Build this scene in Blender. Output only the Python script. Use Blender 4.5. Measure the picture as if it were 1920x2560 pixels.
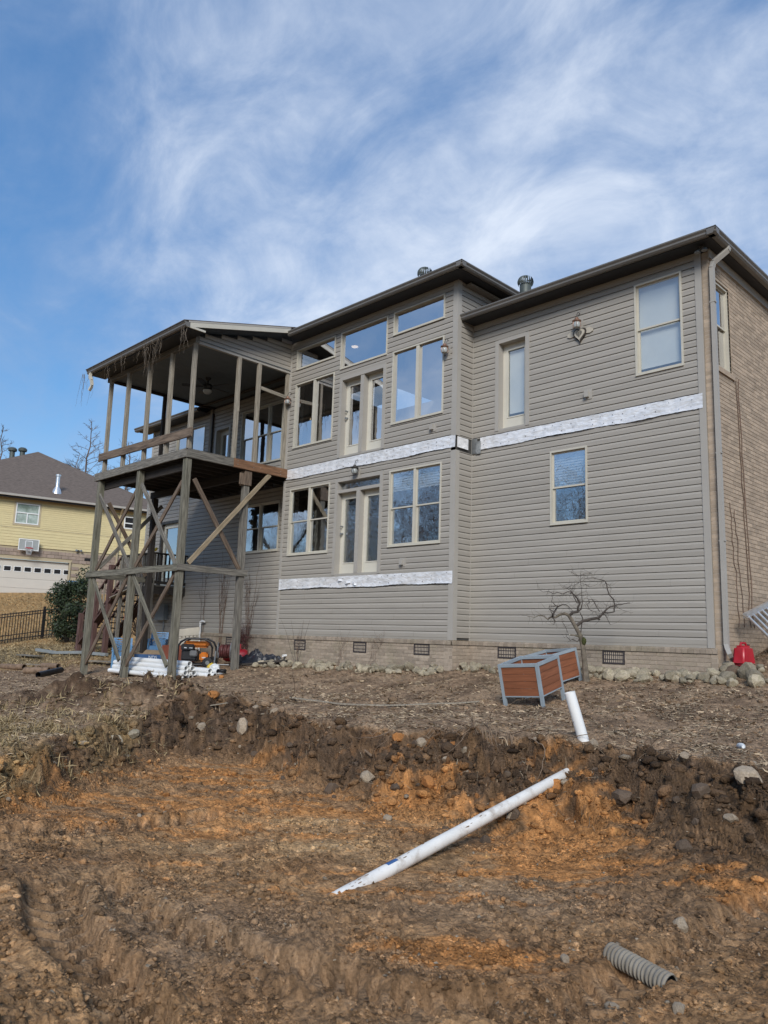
import bpy, bmesh, math, random
import numpy as np
from mathutils import Vector, Matrix, Euler
random.seed(11); RNG=np.random.default_rng(11)
for o in list(bpy.data.objects): bpy.data.objects.remove(o)
SC=bpy.context.scene; COL=SC.collection
R=math.radians
# ---------------------------------------------------------------- camera
CX,CY,CZ=4.829,-11.948,-0.0237
YAW,PITCH,ROLL=R(45.2665),R(9.3704),R(1.8469)
fw=Vector((-math.sin(YAW)*math.cos(PITCH),math.cos(YAW)*math.cos(PITCH),math.sin(PITCH)))
rt=Vector((math.cos(YAW),math.sin(YAW),0)); up=rt.cross(fw)
r2=math.cos(ROLL)*rt+math.sin(ROLL)*up; u2=-math.sin(ROLL)*rt+math.cos(ROLL)*up
cam=bpy.data.cameras.new('camera'); co=bpy.data.objects.new('camera',cam); COL.objects.link(co)
co.matrix_world=Matrix(((r2.x,u2.x,-fw.x,CX),(r2.y,u2.y,-fw.y,CY),(r2.z,u2.z,-fw.z,CZ),(0,0,0,1)))
cam.sensor_fit='VERTICAL'; cam.sensor_height=24; cam.sensor_width=18; cam.lens=1928.5/2560*24
cam.clip_start=.05; cam.clip_end=4000; SC.camera=co
SC.render.resolution_x=768; SC.render.resolution_y=1024
# ---------------------------------------------------------------- sky and sun
SUN_EL,SUN_AZ=R(33),R(138)      # azimuth measured from +Y towards +X: behind the camera, to its right
W=bpy.data.worlds.new('World'); SC.world=W; W.use_nodes=True
nt=W.node_tree; N=nt.nodes; L=nt.links; N.clear()
def nd(tree,t,**k):
    n=tree.nodes.new(t)
    for a,b in k.items(): setattr(n,a,b)
    return n
def math_(tree,op,a,b=None):
    n=nd(tree,'ShaderNodeMath',operation=op)
    for i,s in enumerate((a,b)):
        if s is None: continue
        if isinstance(s,(int,float)): n.inputs[i].default_value=s
        else: tree.links.new(s,n.inputs[i])
    return n.outputs[0]
out=nd(nt,'ShaderNodeOutputWorld'); sky=nd(nt,'ShaderNodeTexSky',sky_type='NISHITA')
sky.sun_disc=False; sky.sun_elevation=SUN_EL; sky.sun_rotation=SUN_AZ; sky.air_density=1.0; sky.dust_density=.12; sky.ozone_density=3.0; sky.altitude=100
hs=nd(nt,'ShaderNodeHueSaturation'); hs.inputs['Saturation'].default_value=1.6; hs.inputs['Hue'].default_value=.507
gm=nd(nt,'ShaderNodeGamma'); gm.inputs[1].default_value=.62; L.new(sky.outputs[0],gm.inputs[0]); L.new(gm.outputs[0],hs.inputs['Color'])
bg1=nd(nt,'ShaderNodeBackground'); bg1.inputs['Strength'].default_value=.135; L.new(hs.outputs[0],bg1.inputs['Color'])
tc=nd(nt,'ShaderNodeTexCoord'); sp=nd(nt,'ShaderNodeSeparateXYZ'); L.new(tc.outputs['Generated'],sp.inputs[0])
zz=math_(nt,'ADD',math_(nt,'ABSOLUTE',sp.outputs[2]),.45)
cb=nd(nt,'ShaderNodeCombineXYZ'); L.new(math_(nt,'DIVIDE',sp.outputs[0],zz),cb.inputs[0]); L.new(math_(nt,'DIVIDE',sp.outputs[1],zz),cb.inputs[1])
def cloud_noise(loc,rot,scl,scale,detail,dist,rough=.55):
    mp=nd(nt,'ShaderNodeMapping'); mp.inputs['Location'].default_value=loc; mp.inputs['Rotation'].default_value=(0,0,rot); mp.inputs['Scale'].default_value=scl
    L.new(cb.outputs[0],mp.inputs[0]); n=nd(nt,'ShaderNodeTexNoise'); L.new(mp.outputs[0],n.inputs['Vector'])
    n.inputs['Scale'].default_value=scale; n.inputs['Detail'].default_value=detail; n.inputs['Distortion'].default_value=dist; n.inputs['Roughness'].default_value=rough
    return n.outputs[0]
n1=cloud_noise((9.1,3.3,0),R(10),(.8,1,1),2.5,8,.45,.58)
n2=cloud_noise((7.3,2.2,0),R(20),(1,1,1),.9,3,.3)
n3=cloud_noise((1.3,9.2,0),R(-8),(.75,1,1),7.0,7,.6,.62)
def remap(s,a,b,c=0.,d=1.):
    m=nd(nt,'ShaderNodeMapRange',interpolation_type='SMOOTHSTEP'); L.new(s,m.inputs[0])
    for i,v in enumerate((a,b,c,d)): m.inputs[i+1].default_value=v
    return m.outputs[0]
# a broad bank of thin cloud to the north-west, clear sky to the west
def dirdot(v): 
    n=nd(nt,'ShaderNodeVectorMath',operation='DOT_PRODUCT'); L.new(tc.outputs['Generated'],n.inputs[0]); n.inputs[1].default_value=Vector(v).normalized(); return n.outputs['Value']
cover=math_(nt,'ADD',remap(dirdot((-.46,.82,.42)),.74,1.0,.05,.13),remap(dirdot((-.93,.30,.25)),.66,1.0,.0,-.025))
dens=math_(nt,'ADD',math_(nt,'ADD',math_(nt,'MULTIPLY',n1,.54),math_(nt,'MULTIPLY',n2,.24)),math_(nt,'ADD',math_(nt,'MULTIPLY',n3,.30),cover))
mask=remap(dens,.41,.84,.0,.88)
bg2=nd(nt,'ShaderNodeBackground'); cm=nd(nt,'ShaderNodeMix',data_type='RGBA')
cm.inputs['A'].default_value=(.18,.235,.34,1); cm.inputs['B'].default_value=(.44,.475,.53,1)
L.new(remap(dens,.54,.84),cm.inputs['Factor']); L.new(cm.outputs['Result'],bg2.inputs['Color']); bg2.inputs['Strength'].default_value=1.0
ms=nd(nt,'ShaderNodeMixShader'); L.new(mask,ms.inputs[0]); L.new(bg1.outputs[0],ms.inputs[1]); L.new(bg2.outputs[0],ms.inputs[2]); L.new(ms.outputs[0],out.inputs[0])
sl=bpy.data.lights.new('sun','SUN'); sl.energy=1.6; sl.angle=R(22); sl.color=(1,.965,.91)
so=bpy.data.objects.new('sun',sl); COL.objects.link(so)
sd=Vector((math.sin(SUN_AZ)*math.cos(SUN_EL),math.cos(SUN_AZ)*math.cos(SUN_EL),math.sin(SUN_EL)))
so.rotation_euler=sd.to_track_quat('Z','Y').to_euler(); so.location=sd*60
VS=SC.view_settings; VS.view_transform='Standard'; VS.look='None'; VS.gamma=1; VS.exposure=1.02; VS.use_curve_mapping=False
SC.render.engine='CYCLES'; SC.cycles.max_bounces=5; SC.cycles.transparent_max_bounces=8; SC.cycles.caustics_reflective=False; SC.cycles.caustics_refractive=False
# ---------------------------------------------------------------- materials
MATS={}
def mat(name,col,rough=.65,var=.16,scale=6,col2=None,bump=0,bscale=60,metal=0,stretch=(1,1,1),rand=.08,spec=.4,emit=0,dirt=0,dirtcol=(.05,.045,.04),dscale=1.3,attr=None,amix=1.,detail=6,lo=.35,hi=.65):
    m=bpy.data.materials.new(name); m.use_nodes=True; t=m.node_tree; b=t.nodes['Principled BSDF']; MATS[name]=m
    tc=nd(t,'ShaderNodeTexCoord'); mp=nd(t,'ShaderNodeMapping'); mp.inputs['Scale'].default_value=stretch; t.links.new(tc.outputs['Object'],mp.inputs[0])
    oi=nd(t,'ShaderNodeObjectInfo'); 
    va=nd(t,'ShaderNodeVectorMath',operation='ADD'); vm=nd(t,'ShaderNodeVectorMath',operation='SCALE'); vm.inputs[0].default_value=(7,5,3); t.links.new(oi.outputs['Random'],vm.inputs['Scale'])
    t.links.new(mp.outputs[0],va.inputs[0]); t.links.new(vm.outputs[0],va.inputs[1])
    n=nd(t,'ShaderNodeTexNoise'); n.inputs['Scale'].default_value=scale; n.inputs['Detail'].default_value=detail; n.inputs['Roughness'].default_value=.62; t.links.new(va.outputs[0],n.inputs['Vector'])
    mr=nd(t,'ShaderNodeMapRange'); t.links.new(n.outputs[0],mr.inputs[0]); mr.inputs[1].default_value=lo; mr.inputs[2].default_value=hi
    mx=nd(t,'ShaderNodeMix',data_type='RGBA'); t.links.new(mr.outputs[0],mx.inputs['Factor'])
    c1=[c*(1-var) for c in col]; c2=list(col2) if col2 else [min(1,c*(1+var)) for c in col]
    mx.inputs['A'].default_value=(*c1,1); mx.inputs['B'].default_value=(*c2,1); cur=mx.outputs['Result']
    if attr:
        at=nd(t,'ShaderNodeAttribute'); at.attribute_name=attr; mm=nd(t,'ShaderNodeMix',data_type='RGBA',blend_type='MULTIPLY'); mm.inputs['Factor'].default_value=amix
        t.links.new(cur,mm.inputs['A']); t.links.new(at.outputs['Color'],mm.inputs['B']); cur=mm.outputs['Result']
    if dirt:
        n3=nd(t,'ShaderNodeTexNoise'); n3.inputs['Scale'].default_value=dscale; n3.inputs['Detail'].default_value=8; n3.inputs['Roughness'].default_value=.7; t.links.new(va.outputs[0],n3.inputs['Vector'])
        m3=nd(t,'ShaderNodeMapRange'); t.links.new(n3.outputs[0],m3.inputs[0]); m3.inputs[1].default_value=.5; m3.inputs[2].default_value=.75; m3.inputs[4].default_value=dirt
        d=nd(t,'ShaderNodeMix',data_type='RGBA'); t.links.new(m3.outputs[0],d.inputs['Factor']); t.links.new(cur,d.inputs['A']); d.inputs['B'].default_value=(*dirtcol,1); cur=d.outputs['Result']
    if rand:
        h=nd(t,'ShaderNodeHueSaturation'); q=nd(t,'ShaderNodeMapRange'); t.links.new(oi.outputs['Random'],q.inputs[0]); q.inputs[3].default_value=1-rand; q.inputs[4].default_value=1+rand
        t.links.new(q.outputs[0],h.inputs['Value']); t.links.new(cur,h.inputs['Color']); cur=h.outputs[0]
    t.links.new(cur,b.inputs['Base Color']); b.inputs['Roughness'].default_value=rough; b.inputs['Metallic'].default_value=metal; b.inputs['Specular IOR Level'].default_value=spec
    if bump:
        n2=nd(t,'ShaderNodeTexNoise'); n2.inputs['Scale'].default_value=bscale; n2.inputs['Detail'].default_value=5; t.links.new(mp.outputs[0],n2.inputs['Vector'])
        bp=nd(t,'ShaderNodeBump'); bp.inputs['Strength'].default_value=1; bp.inputs['Distance'].default_value=bump; t.links.new(n2.outputs[0],bp.inputs['Height']); t.links.new(bp.outputs[0],b.inputs['Normal'])
    if emit:
        b.inputs['Emission Color'].default_value=(*col,1); b.inputs['Emission Strength'].default_value=emit
    return m
def glass(name,refl,wav=0.,wscale=6,tint=(.9,.95,1),body=.1,stretch=(1,1,1)):
    m=bpy.data.materials.new(name); m.use_nodes=True; t=m.node_tree; t.nodes.clear(); MATS[name]=m
    o=nd(t,'ShaderNodeOutputMaterial'); tr=nd(t,'ShaderNodeBsdfTransparent'); tr.inputs[0].default_value=(.90,.93,.92,1); g=nd(t,'ShaderNodeBsdfGlossy'); g.inputs['Roughness'].default_value=.012; g.inputs['Color'].default_value=(*tint,1)
    fr=nd(t,'ShaderNodeLayerWeight')
    f=math_(t,'ADD',math_(t,'MULTIPLY',math_(t,'POWER',fr.outputs['Facing'],4.),1-refl),refl)
    mx=nd(t,'ShaderNodeMixShader'); t.links.new(f,mx.inputs[0]); t.links.new(tr.outputs[0],mx.inputs[1]); t.links.new(g.outputs[0],mx.inputs[2]); t.links.new(mx.outputs[0],o.inputs[0])
    if wav:
        tc=nd(t,'ShaderNodeTexCoord'); mp=nd(t,'ShaderNodeMapping'); mp.inputs['Scale'].default_value=stretch; t.links.new(tc.outputs['Object'],mp.inputs[0])
        n=nd(t,'ShaderNodeTexNoise'); n.inputs['Scale'].default_value=wscale; n.inputs['Detail'].default_value=3; n.inputs['Distortion'].default_value=1.2; t.links.new(mp.outputs[0],n.inputs['Vector'])
        bp=nd(t,'ShaderNodeBump'); bp.inputs['Distance'].default_value=wav; t.links.new(n.outputs[0],bp.inputs['Height']); t.links.new(bp.outputs[0],g.inputs['Normal'])
    return m
mat('siding',(.35,.324,.283),.5,.05,3,stretch=(.35,.35,4),rand=.05,dirt=.32,dirtcol=(.235,.215,.185),dscale=1.1,bump=.0006,bscale=30,spec=.35)
mat('siding_back',(.06,.057,.052),.9)  # dark backing colour stands in for shade in the gaps under the laps
mat('trim',(.38,.358,.32),.5,.04,2,rand=.02,dirt=.1,dirtcol=(.25,.23,.2),spec=.35)
mat('frame_tan',(.53,.50,.42),.45,.05,3,rand=.02,dirt=.12,dirtcol=(.28,.25,.2),spec=.4)
mat('door_paint',(.62,.59,.50),.4,.04,2,rand=.02,dirt=.1,dirtcol=(.35,.3,.24),spec=.5)
mat('gutter',(.15,.14,.125),.38,.08,3,rand=.03,dirt=.2,dirtcol=(.1,.09,.08),spec=.5)
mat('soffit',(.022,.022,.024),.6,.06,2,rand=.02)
mat('shingle',(.10,.082,.068),.9,.35,22,stretch=(1,1,3),bump=.004,bscale=60,rand=0)
mat('brick',(.40,.315,.232),.85,.10,14,bump=.0015,bscale=90,rand=.09,dirt=.35,dirtcol=(.24,.19,.145),dscale=3)
mat('brick_many',(.40,.315,.232),.85,.10,14,bump=.0015,bscale=90,rand=0,dirt=.35,dirtcol=(.24,.19,.145),dscale=3,attr='tint')
mat('brick_base',(.35,.285,.22),.85,.12,14,bump=.0015,bscale=90,rand=.13,dirt=.5,dirtcol=(.19,.19,.10),dscale=.9)
mat('brick_base_many',(.35,.285,.22),.85,.12,14,bump=.0015,bscale=90,rand=0,dirt=.5,dirtcol=(.19,.19,.10),dscale=.9,attr='tint')
mat('mortar',(.43,.36,.28),.95,.12,20,bump=.001,bscale=120,rand=0)
mat('vent_metal',(.045,.038,.04),.6,.2,20)
mat('foil',(.80,.80,.80),.30,.10,5,col2=(.93,.93,.93),metal=.22,bump=.02,bscale=8,rand=.02,dirt=.45,dirtcol=(.40,.36,.31),dscale=1.6,stretch=(1,1,2.2))
mat('rot_wood',(.22,.09,.035),.9,.4,14,bump=.004,bscale=40)
mat('interior',(.24,.22,.19),.9,.05,2,rand=0)
mat('blind',(.80,.80,.76),.7,.03,3,rand=.02)
mat('curtain',(.16,.15,.15),.9,.3,5,stretch=(6,6,.6))
glass('glass_up',.66,.0006,2.2,tint=(.96,.96,.97))
glass('glass_low',.60,.0012,5)
glass('glass_blind',.30,.0008,2.5,tint=(.96,.97,.98))
glass('glass_wavy',.45,.006,9,stretch=(1.2,1,1))
mat('lamp_glow',(1,.74,.48),.5,0,1,emit=.9,rand=0)
mat('bulb',(.33,.35,.34),.25,.05,5)
mat('wood_grey',(.125,.115,.098),.9,.42,5,stretch=(9,9,.55),col2=(.26,.24,.205),bump=.003,bscale=16,rand=.1,dirt=.4,dirtcol=(.13,.135,.10),dscale=.8)
mat('wood_green',(.115,.108,.08),.9,.4,5,stretch=(9,9,.55),col2=(.235,.22,.175),bump=.003,bscale=16,rand=.08,dirt=.55,dirtcol=(.125,.14,.085),dscale=.55)
mat('wood_pale',(.235,.205,.16),.85,.3,5,stretch=(9,9,.55),col2=(.36,.32,.255),bump=.002,bscale=16,rand=.06,dirt=.25,dirtcol=(.2,.17,.13),dscale=.8)
mat('wood_tan',(.27,.21,.13),.85,.3,5,stretch=(9,9,.55),col2=(.37,.295,.20),bump=.002,bscale=16,rand=.08,dirt=.45,dirtcol=(.2,.17,.12),dscale=.8)
mat('wood_brown',(.11,.078,.056),.85,.45,5,stretch=(9,9,.55),col2=(.225,.165,.118),bump=.003,bscale=16,rand=.1,dirt=.4,dirtcol=(.12,.10,.08),dscale=.8)
mat('wood_rust',(.17,.085,.045),.8,.4,5,stretch=(9,9,.55),col2=(.30,.16,.085),bump=.003,bscale=16,rand=.06,dirt=.4,dirtcol=(.13,.085,.06),dscale=.9)
mat('wood_dark',(.045,.038,.033),.9,.3,5,stretch=(9,9,.55),rand=.15)
mat('wood_red',(.085,.042,.036),.85,.4,5,stretch=(9,9,.55),col2=(.14,.08,.07),rand=.1)
mat('ceiling_paint',(.125,.145,.158),.75,.06,2,rand=0)
mat('fan_black',(.018,.016,.015),.45,.1,5)
mat('white_glass',(.42,.42,.40),.3,0,1)
mat('copper',(.30,.17,.12),.4,.3,10,metal=.5,dirt=.4,dirtcol=(.35,.3,.25),dscale=20)
mat('dark_metal',(.06,.055,.05),.5,.3,10,metal=.3)
mat('turbine',(.085,.098,.088),.5,.15,8,metal=.2)
mat('pvc',(.80,.81,.80),.32,.03,3,rand=.02,dirt=.12,dirtcol=(.5,.46,.4),spec=.5)
mat('pvc_muddy',(.74,.72,.67),.45,.08,3,rand=0,dirt=1.0,dirtcol=(.27,.19,.12),dscale=4.5)
mat('corrugated',(.26,.235,.195),.7,.25,9,rand=0,dirt=.65,dirtcol=(.2,.15,.1),dscale=5)
mat('clay_pipe',(.20,.135,.09),.85,.3,8,dirt=.5,dirtcol=(.26,.19,.13),dscale=4)
mat('black_plastic',(.016,.016,.019),.4,.2,8,spec=.5)
mat('orange_plastic',(.70,.20,.02),.35,.08,5,spec=.5)
mat('grey_plastic',(.20,.20,.20),.45,.1,5)
mat('red_plastic',(.42,.018,.03),.38,.15,4,spec=.5)
mat('hose_red',(.10,.032,.03),.5,.3,8)
mat('grey_metal',(.28,.29,.29),.4,.2,8,metal=.6)
mat('box_grey',(.25,.275,.28),.5,.08,4,dirt=.2)
mat('aluminium',(.66,.68,.69),.33,.12,6,metal=.75)
mat('chair_blue',(.115,.265,.46),.45,.08,4,rand=.06,dirt=.15,dirtcol=(.2,.25,.3))
mat('cardboard',(.38,.27,.165),.85,.12,6)
mat('card_blue',(.045,.115,.27),.7,.1,6,rand=0)
mat('card_pale',(.50,.455,.375),.85,.1,3)
mat('box_red',(.20,.055,.03),.7,.15,5)
mat('print_white',(.75,.78,.8),.8,0,1,rand=0)
mat('yellow',(.60,.43,.05),.6,.2,8)
mat('tarp',(.018,.019,.024),.45,.4,6,bump=.01,bscale=8,spec=.5)
mat('bag',(.66,.68,.68),.5,.15,6)
mat('planter_frame',(.29,.345,.385),.45,.08,4,rand=.03,spec=.4,dirt=.3,dirtcol=(.2,.19,.17),dscale=5)
mat('planter_board',(.235,.088,.043),.55,.18,4,stretch=(.7,.7,7),rand=.08,dirt=.15,dirtcol=(.12,.06,.04))
mat('bark_pale',(.15,.125,.095),.9,.35,14,bump=.004,bscale=40,dirt=.5,dirtcol=(.10,.115,.05),dscale=5)
mat('bark_dark',(.075,.062,.052),.9,.3,14,rand=.1)
mat('bark_far',(.14,.105,.085),.9,.25,3,rand=.15)
mat('vine',(.14,.095,.07),.9,.3,20,rand=.2)
mat('vine_pale',(.26,.21,.16),.9,.3,20,rand=.2)
mat('root',(.235,.165,.11),.9,.3,20,rand=.2)
mat('moss',(.045,.05,.015),.95,.4,40)
mat('stone',(.31,.265,.19),.85,.25,7,bump=.004,bscale=30,rand=.35,dirt=.6,dirtcol=(.135,.14,.055),dscale=2.5)
mat('stone_white',(.36,.29,.21),.85,.2,9,bump=.006,bscale=30,rand=.15,dirt=.85,dirtcol=(.20,.135,.08),dscale=6)
mat('mud',(.20,.135,.085),.95,.3,14,bump=.006,bscale=40,rand=0)
mat('stone_clay',(.40,.17,.05),.9,.25,12,bump=.006,bscale=30,rand=.15,dirt=.5,dirtcol=(.2,.12,.07),dscale=6)
mat('stone_dark',(.125,.088,.06),.9,.25,12,bump=.006,bscale=30,rand=.15)
mat('n_yellow',(.61,.52,.285),.6,.04,2,rand=.02)
mat('n_trim',(.42,.35,.23),.6,.04,2)
mat('n_white',(.75,.77,.76),.45,.02,2)
mat('n_block',(.30,.235,.19),.9,.15,2.5,rand=.14)
mat('n_garage',(.56,.525,.46),.5,.02,2,rand=.02)
mat('n_roof',(.135,.105,.085),.95,.45,11,stretch=(1,.4,4),rand=0,detail=8,lo=.3,hi=.7)
mat('n_pane',(.30,.38,.28),.15,.5,1.2,col2=(.52,.60,.55),spec=.7)
mat('black_paint',(.012,.011,.011),.5,.1,5)
mat('leaf_dark',(.022,.036,.020),.6,.3,9,col2=(.055,.08,.040),rand=.1,attr='tint')
mat('leaf_tan',(.20,.11,.06),.8,.3,5)
mat('dry_grass',(.40,.31,.17),.9,.2,3,rand=0,attr='tint')
mat('straw',(.36,.28,.19),.9,.2,3,rand=0,attr='tint')
# ---------------------------------------------------------------- mesh building
class MB:
    def __init__(s): s.v=[]; s.f=[]; s.t=[]; s.tint=None
    def add(s,vs,fs):
        b=len(s.v); s.v+=[tuple(v) for v in vs]; s.f+=[tuple(i+b for i in f) for f in fs]
        if s.tint is not None: s.t+=[s.tint]*len(vs)
        return s
    def box(s,T,u0,u1,v0,v1,o0,o1):
        P=[T(u,v,o) for o in (o0,o1) for v in (v0,v1) for u in (u0,u1)]
        return s.add(P,[(0,2,3,1),(4,5,7,6),(0,1,5,4),(2,6,7,3),(0,4,6,2),(1,3,7,5)])
    def bar(s,p0,p1,w,d,up=(0,0,1)):
        p0=Vector(p0);p1=Vector(p1); z=(p1-p0).normalized(); u=Vector(up)
        if abs(z.dot(u))>.97: u=Vector((0,1,0))
        x=u.cross(z).normalized(); y=z.cross(x)
        P=[p+x*(a*w/2)+y*(b*d/2) for p in (p0,p1) for b in (-1,1) for a in (-1,1)]
        return s.add(P,[(0,2,3,1),(4,5,7,6),(0,1,5,4),(2,6,7,3),(0,4,6,2),(1,3,7,5)])
    def tube(s,pts,rad,n=8,cap=True):
        pts=[Vector(p) for p in pts]; m=len(pts)
        if not hasattr(rad,'__len__'): rad=[rad]*m
        d=(pts[1]-pts[0]).normalized(); a=Vector((0,0,1)) if abs(d.z)<.9 else Vector((1,0,0)); x=a.cross(d).normalized(); V=[]
        for i,p in enumerate(pts):
            t=(pts[min(i+1,m-1)]-pts[max(i-1,0)])
            t=t.normalized() if t.length>1e-9 else d
            x=(x-t*x.dot(t)); x=x.normalized() if x.length>1e-6 else t.orthogonal().normalized(); y=t.cross(x)
            V+=[p+(x*math.cos(2*math.pi*k/n)+y*math.sin(2*math.pi*k/n))*rad[i] for k in range(n)]
        F=[(i*n+k,i*n+(k+1)%n,(i+1)*n+(k+1)%n,(i+1)*n+k) for i in range(m-1) for k in range(n)]
        if cap: F+=[tuple(range(n-1,-1,-1)),tuple((m-1)*n+k for k in range(n))]
        return s.add(V,F)
    def pipe(s,p0,p1,ro,ri,n=16):
        p0=Vector(p0);p1=Vector(p1); z=(p1-p0).normalized(); x=z.orthogonal().normalized(); y=z.cross(x); V=[]
        for p,r in ((p0,ro),(p1,ro),(p1,ri),(p0,ri)): V+=[p+(x*math.cos(2*math.pi*k/n)+y*math.sin(2*math.pi*k/n))*r for k in range(n)]
        return s.add(V,[(i*n+k,i*n+(k+1)%n,((i+1)%4)*n+(k+1)%n,((i+1)%4)*n+k) for i in range(4) for k in range(n)])
    def lathe(s,prof,c=(0,0,0),n=16,T=None):
        V=[]
        for r,z in prof: V+=[(c[0]+r*math.cos(2*math.pi*k/n),c[1]+r*math.sin(2*math.pi*k/n),c[2]+z) for k in range(n)]
        if T: V=[T(*v) for v in V]
        m=len(prof)
        return s.add(V,[(i*n+k,i*n+(k+1)%n,(i+1)*n+(k+1)%n,(i+1)*n+k) for i in range(m-1) for k in range(n)]+[tuple(range(n-1,-1,-1)),tuple((m-1)*n+k for k in range(n))])
    def prism(s,poly,T,o0,o1):
        n=len(poly); V=[T(u,v,o0) for u,v in poly]+[T(u,v,o1) for u,v in poly]
        return s.add(V,[tuple(range(n-1,-1,-1)),tuple(range(n,2*n))]+[(i,(i+1)%n,n+(i+1)%n,n+i) for i in range(n)])
    def extrude(s,prof,p0,p1,od):
        # profile (o,z) pushed from p0 to p1, od = outward unit vector
        n=len(prof); V=[Vector(p)+Vector(od)*o+Vector((0,0,z)) for p in (p0,p1) for o,z in prof]
        return s.add(V,[tuple(range(n-1,-1,-1)),tuple(range(n,2*n))]+[(i,(i+1)%n,n+(i+1)%n,n+i) for i in range(n)])
    def mesh(s,name):
        me=bpy.data.meshes.new(name); me.from_pydata(s.v,[],s.f); me.update()
        bm=bmesh.new(); bm.from_mesh(me); bmesh.ops.recalc_face_normals(bm,faces=bm.faces); bm.to_mesh(me); bm.free()
        if s.t:
            a=me.color_attributes.new('tint','FLOAT_COLOR','POINT'); a.data.foreach_set('color',np.array([(t,t,t,1) if not hasattr(t,'__len__') else (*t,1) for t in s.t],dtype=np.float32).ravel())
        return me
def front(Y): return lambda u,v,o:(u,Y-o,v)
def sideR(X): return lambda u,v,o:(X+o,u,v)
def WT(u,v,o): return (u,v,o)
def link(name,me,m,parent=None,loc=None,rot=None,smooth=False):
    o=bpy.data.objects.new(name,me); COL.objects.link(o)
    if me is not None and m is not None and len(me.materials)==0: me.materials.append(MATS[m])
    if parent is not None: o.parent=parent
    if loc is not None: o.location=loc
    if rot is not None: o.rotation_euler=rot
    if smooth:
        me.polygons.foreach_set('use_smooth',[True]*len(me.polygons))
        try: me.set_sharp_from_angle(angle=R(38))
        except Exception: pass
    return o
def tag(o,label=None,cat=None,group=None,kind=None):
    if label: o['label']=label
    if cat: o['category']=cat
    if group: o['group']=group
    if kind: o['kind']=kind
    return o
def wloc(o):
    v=Vector((0,0,0))
    while o is not None: v=v+o.location; o=o.parent
    return v
def part(name,mb,m,parent=None,smooth=False,kind=None,label=None,world=True):
    # mesh given in world coordinates (world=True) under an unrotated parent
    me=mb.mesh(name); o=link(name,me,m,parent,smooth=smooth)
    if parent is not None and world: o.location=-wloc(parent)
    if kind: o['kind']=kind
    if label: o['label']=label
    return o
def thing(name,loc,label,cat,group=None,rot=(0,0,0)):
    o=bpy.data.objects.new(name,None); COL.objects.link(o); o.location=loc; o.rotation_euler=rot; o.empty_display_size=.1
    return tag(o,label,cat,group)
_tm={}
def timber(name,p0,p1,w,d,m,parent=None,up=(0,0,1)):
    # board or post with its grain along local Z; w across, d the other way
    p0=Vector(p0);p1=Vector(p1); z=(p1-p0); Ln=z.length; z.normalize(); u=Vector(up)
    if abs(z.dot(u))>.97: u=Vector((0,1,0))
    x=u.cross(z).normalized(); y=z.cross(x)
    key=(round(Ln,2),round(w,3),round(d,3),m)
    me=_tm.get(key)
    if me is None:
        b=MB(); c=min(.006,w*.08,d*.08); a,e=w/2,d/2
        prof=[(-a+c,-e),(a-c,-e),(a,-e+c),(a,e-c),(a-c,e),(-a+c,e),(-a,e-c),(-a,-e+c)]
        nz=max(2,int(Ln/.7)+1); V=[]
        for i in range(nz+1):
            k=i/nz; j=(random.gauss(0,.0025),random.gauss(0,.0025)) if 0<i<nz else (0,0)
            V+=[(q[0]+j[0],q[1]+j[1],k*Ln) for q in prof]
        F=[(i*8+k,i*8+(k+1)%8,(i+1)*8+(k+1)%8,(i+1)*8+k) for i in range(nz) for k in range(8)]+[tuple(range(7,-1,-1)),tuple(nz*8+k for k in range(8))]
        b.add(V,F); me=b.mesh(name); me.materials.append(MATS[m]); _tm[key]=me
    o=bpy.data.objects.new(name,me); COL.objects.link(o)
    M4=Matrix(((x.x,y.x,z.x,p0.x),(x.y,y.y,z.y,p0.y),(x.z,y.z,z.z,p0.z),(0,0,0,1)))
    if parent is not None: o.parent=parent; M4=Matrix.Translation(-wloc(parent))@M4
    o.matrix_basis=M4
    return o
# ---------------------------------------------------------------- terrain
FWX,FWY=-math.sin(YAW),math.cos(YAW); RTX,RTY=math.cos(YAW),math.sin(YAW)
_G=np.random.default_rng(5).uniform(0,2*np.pi,(256,256)); _GX,_GY=np.cos(_G),np.sin(_G)
def pn(x,y):
    xi=np.floor(x).astype(np.int64); yi=np.floor(y).astype(np.int64); xf=x-xi; yf=y-yi
    u=xf*xf*xf*(xf*(xf*6-15)+10); v=yf*yf*yf*(yf*(yf*6-15)+10)
    def g(a,b): i=(xi+a)&255; j=(yi+b)&255; return _GX[i,j]*(xf-a)+_GY[i,j]*(yf-b)
    a=g(0,0);b=g(1,0);c=g(0,1);d=g(1,1)
    p=a+(b-a)*u; q=c+(d-c)*u
    return (p+(q-p)*v)*1.5
def fbm(x,y,s,o=4,gain=.5,seed=0.):
    r=0;a=1;f=1/s
    for i in range(o):
        r=r+a*pn(x*f+seed+i*17.3,y*f-seed*1.7+i*9.1); a*=gain; f*=2.03
    return r
_H=np.random.default_rng(8).random((256,256,3))
def cells(x,y,s,seed=0.):
    """cellular relief: distance to the nearest and second nearest random point, and that cell's own value"""
    x=x/s+seed*3.1; y=y/s+seed*5.7; xi=np.floor(x).astype(np.int64); yi=np.floor(y).astype(np.int64); d1=np.full(x.shape,9.); d2=np.full(x.shape,9.); v=np.zeros(x.shape)
    for a in (-1,0,1):
        for b in (-1,0,1):
            h=_H[(xi+a)&255,(yi+b)&255]; dx=xi+a+h[...,0]-x; dy=yi+b+h[...,1]-y; d=dx*dx+dy*dy
            n=d<d1; d2=np.where(n,d1,np.minimum(d2,d)); v=np.where(n,h[...,2],v); d1=np.where(n,d,d1)
    return np.sqrt(d1),np.sqrt(d2),v
def sst(a,b,x):
    t=np.clip((x-a)/(b-a),0,1); return t*t*(3-2*t)
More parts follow.
